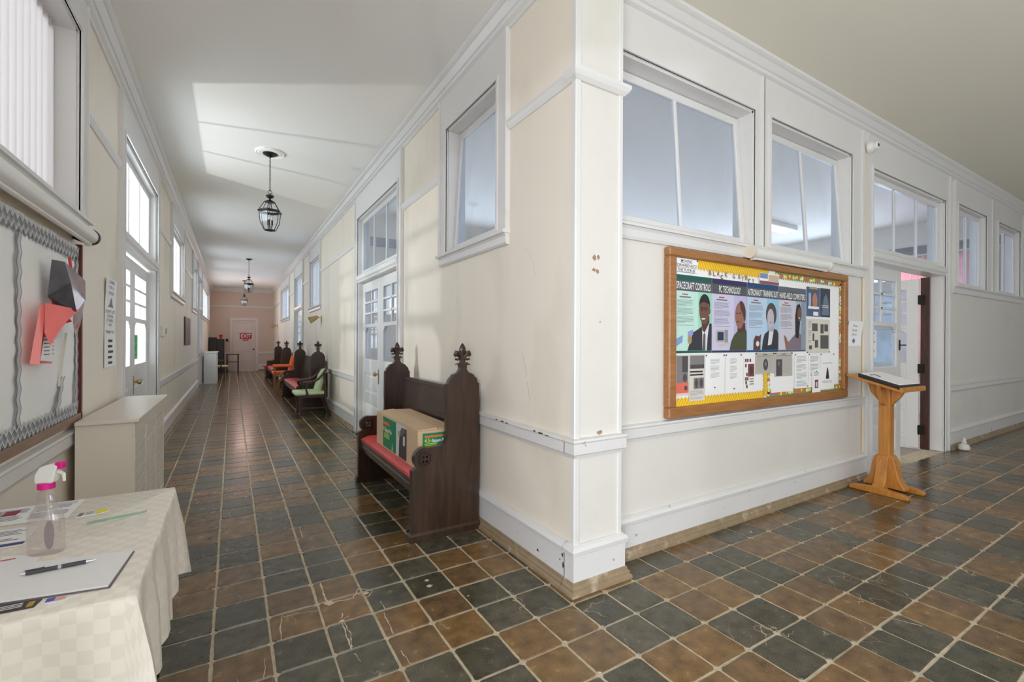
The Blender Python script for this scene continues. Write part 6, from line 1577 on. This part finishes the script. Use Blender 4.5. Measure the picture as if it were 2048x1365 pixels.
def crack(T, pts, w, parent, mat, d=0.0006):
    mb = MB(T)
    for (u0_, z0_), (u1_, z1_) in zip(pts[:-1], pts[1:]):
        mb.quad((u0_ - w, d, z0_), (u0_ + w, d, z0_), (u1_ + w, d, z1_), (u1_ - w, d, z1_))
    mb.obj('plaster_crack', mat, parent)
CRK = flat('crack_shadow', (0.30, 0.26, 0.21), 0.9)
crack(FR, [(2.52, 1.30), (2.49, 1.22), (2.475, 1.16)], 0.0012, wall_right, CRK)
crack(FR, [(2.47, 1.13), (2.45, 1.07), (2.435, 1.0)], 0.0012, wall_right, CRK)
crack(FR, [(2.62, 2.02), (2.50, 1.99), (2.44, 1.95), (2.40, 1.88), (2.38, 1.80)], 0.0010, wall_right, flat('faint_crack', (0.55, 0.50, 0.42), 0.9))
crack(FR, [(8.05, 2.9), (8.15, 2.75), (8.25, 2.5), (8.45, 2.3)], 0.0035, wall_right, flat('faint_crack_far', (0.55, 0.52, 0.45), 0.9))

# cracked tiles: pale broken lines
PALE = pmat('pale_crack_filler', (0.62, 0.52, 0.38), 0.85, var=0.2, vs=80)
TFl = lambda u, d, z: (u, z, 0.0012 + d)
def floor_crack(pts, w, sd):
    r = random.Random(sd); P = []
    for (x0, y0), (x1, y1) in zip(pts[:-1], pts[1:]):
        m_ = max(2, int(math.hypot(x1 - x0, y1 - y0) / 0.018))
        for i in range(m_): P.append((x0 + (x1 - x0) * i / m_ + r.uniform(-0.003, 0.003), y0 + (y1 - y0) * i / m_ + r.uniform(-0.003, 0.003)))
    P.append(pts[-1]); L_ = []; R_ = []
    for i, (x, y) in enumerate(P):
        q0, q1 = P[max(0, i - 1)], P[min(len(P) - 1, i + 1)]
        dx, dy = q1[0] - q0[0], q1[1] - q0[1]; n_ = math.hypot(dx, dy) or 1
        ww = w * r.uniform(0.35, 1.3)
        L_.append((x - dy / n_ * ww, y + dx / n_ * ww)); R_.append((x + dy / n_ * ww, y - dx / n_ * ww))
    mb = MB(TFl); m_ = len(P)
    mb.add([(p[0], 0.0, p[1]) for p in L_] + [(p[0], 0.0, p[1]) for p in R_], [(i, i + 1, m_ + i + 1, m_ + i) for i in range(m_ - 1)])
    mb.obj('floor_crack', PALE, floor)
for sd, (w_, pts) in enumerate((
    (0.0045, [(0.434, 2.804), (0.432, 2.699), (0.43, 2.624), (0.444, 2.543), (0.473, 2.561), (0.559, 2.547), (0.61, 2.632)]),
    (0.004, [(0.61, 2.632), (0.67, 2.565), (0.622, 2.516), (0.59, 2.589)]), (0.003, [(0.22, 2.569), (0.202, 2.466), (0.199, 2.359)]),
    (0.002, [(0.224, 2.553), (0.309, 2.542), (0.388, 2.521)]), (0.003, [(0.467, 2.356), (0.464, 2.262), (0.461, 2.132)]), (0.0025, [(0.474, 2.346), (0.482, 2.243), (0.468, 2.143)]),
    (0.0025, [(0.663, 2.329), (0.661, 2.228), (0.656, 2.141)]), (0.004, [(0.432, 3.725), (0.431, 3.601), (0.423, 3.502)]), (0.0015, [(0.129, 2.261), (0.116, 2.121)]),
    (0.002, [(0.65, 2.008), (0.659, 1.899)]), (0.0015, [(0.678, 2.446), (0.679, 2.36)]), (0.0015, [(0.467, 2.097), (0.48, 2.026)]), (0.0025, [(0.483, 2.437), (0.47, 2.373), (0.507, 2.396)]),
    (0.002, [(2.8, 1.005), (2.843, 0.965), (2.888, 0.869)]))):
    floor_crack(pts, w_, sd)
for x, y, r_, sd in ((0.966, 2.519, 0.016, 1), (0.957, 2.455, 0.02, 2), (0.469, 2.368, 0.016, 3), (0.441, 2.566, 0.03, 4), (0.63, 2.56, 0.02, 5), (1.10, 2.25, 0.008, 6)):
    blob(TFl, x, y, r_, r_ * 0.8, floor, sd, PALE, 0.0002, 'chipped_patch')
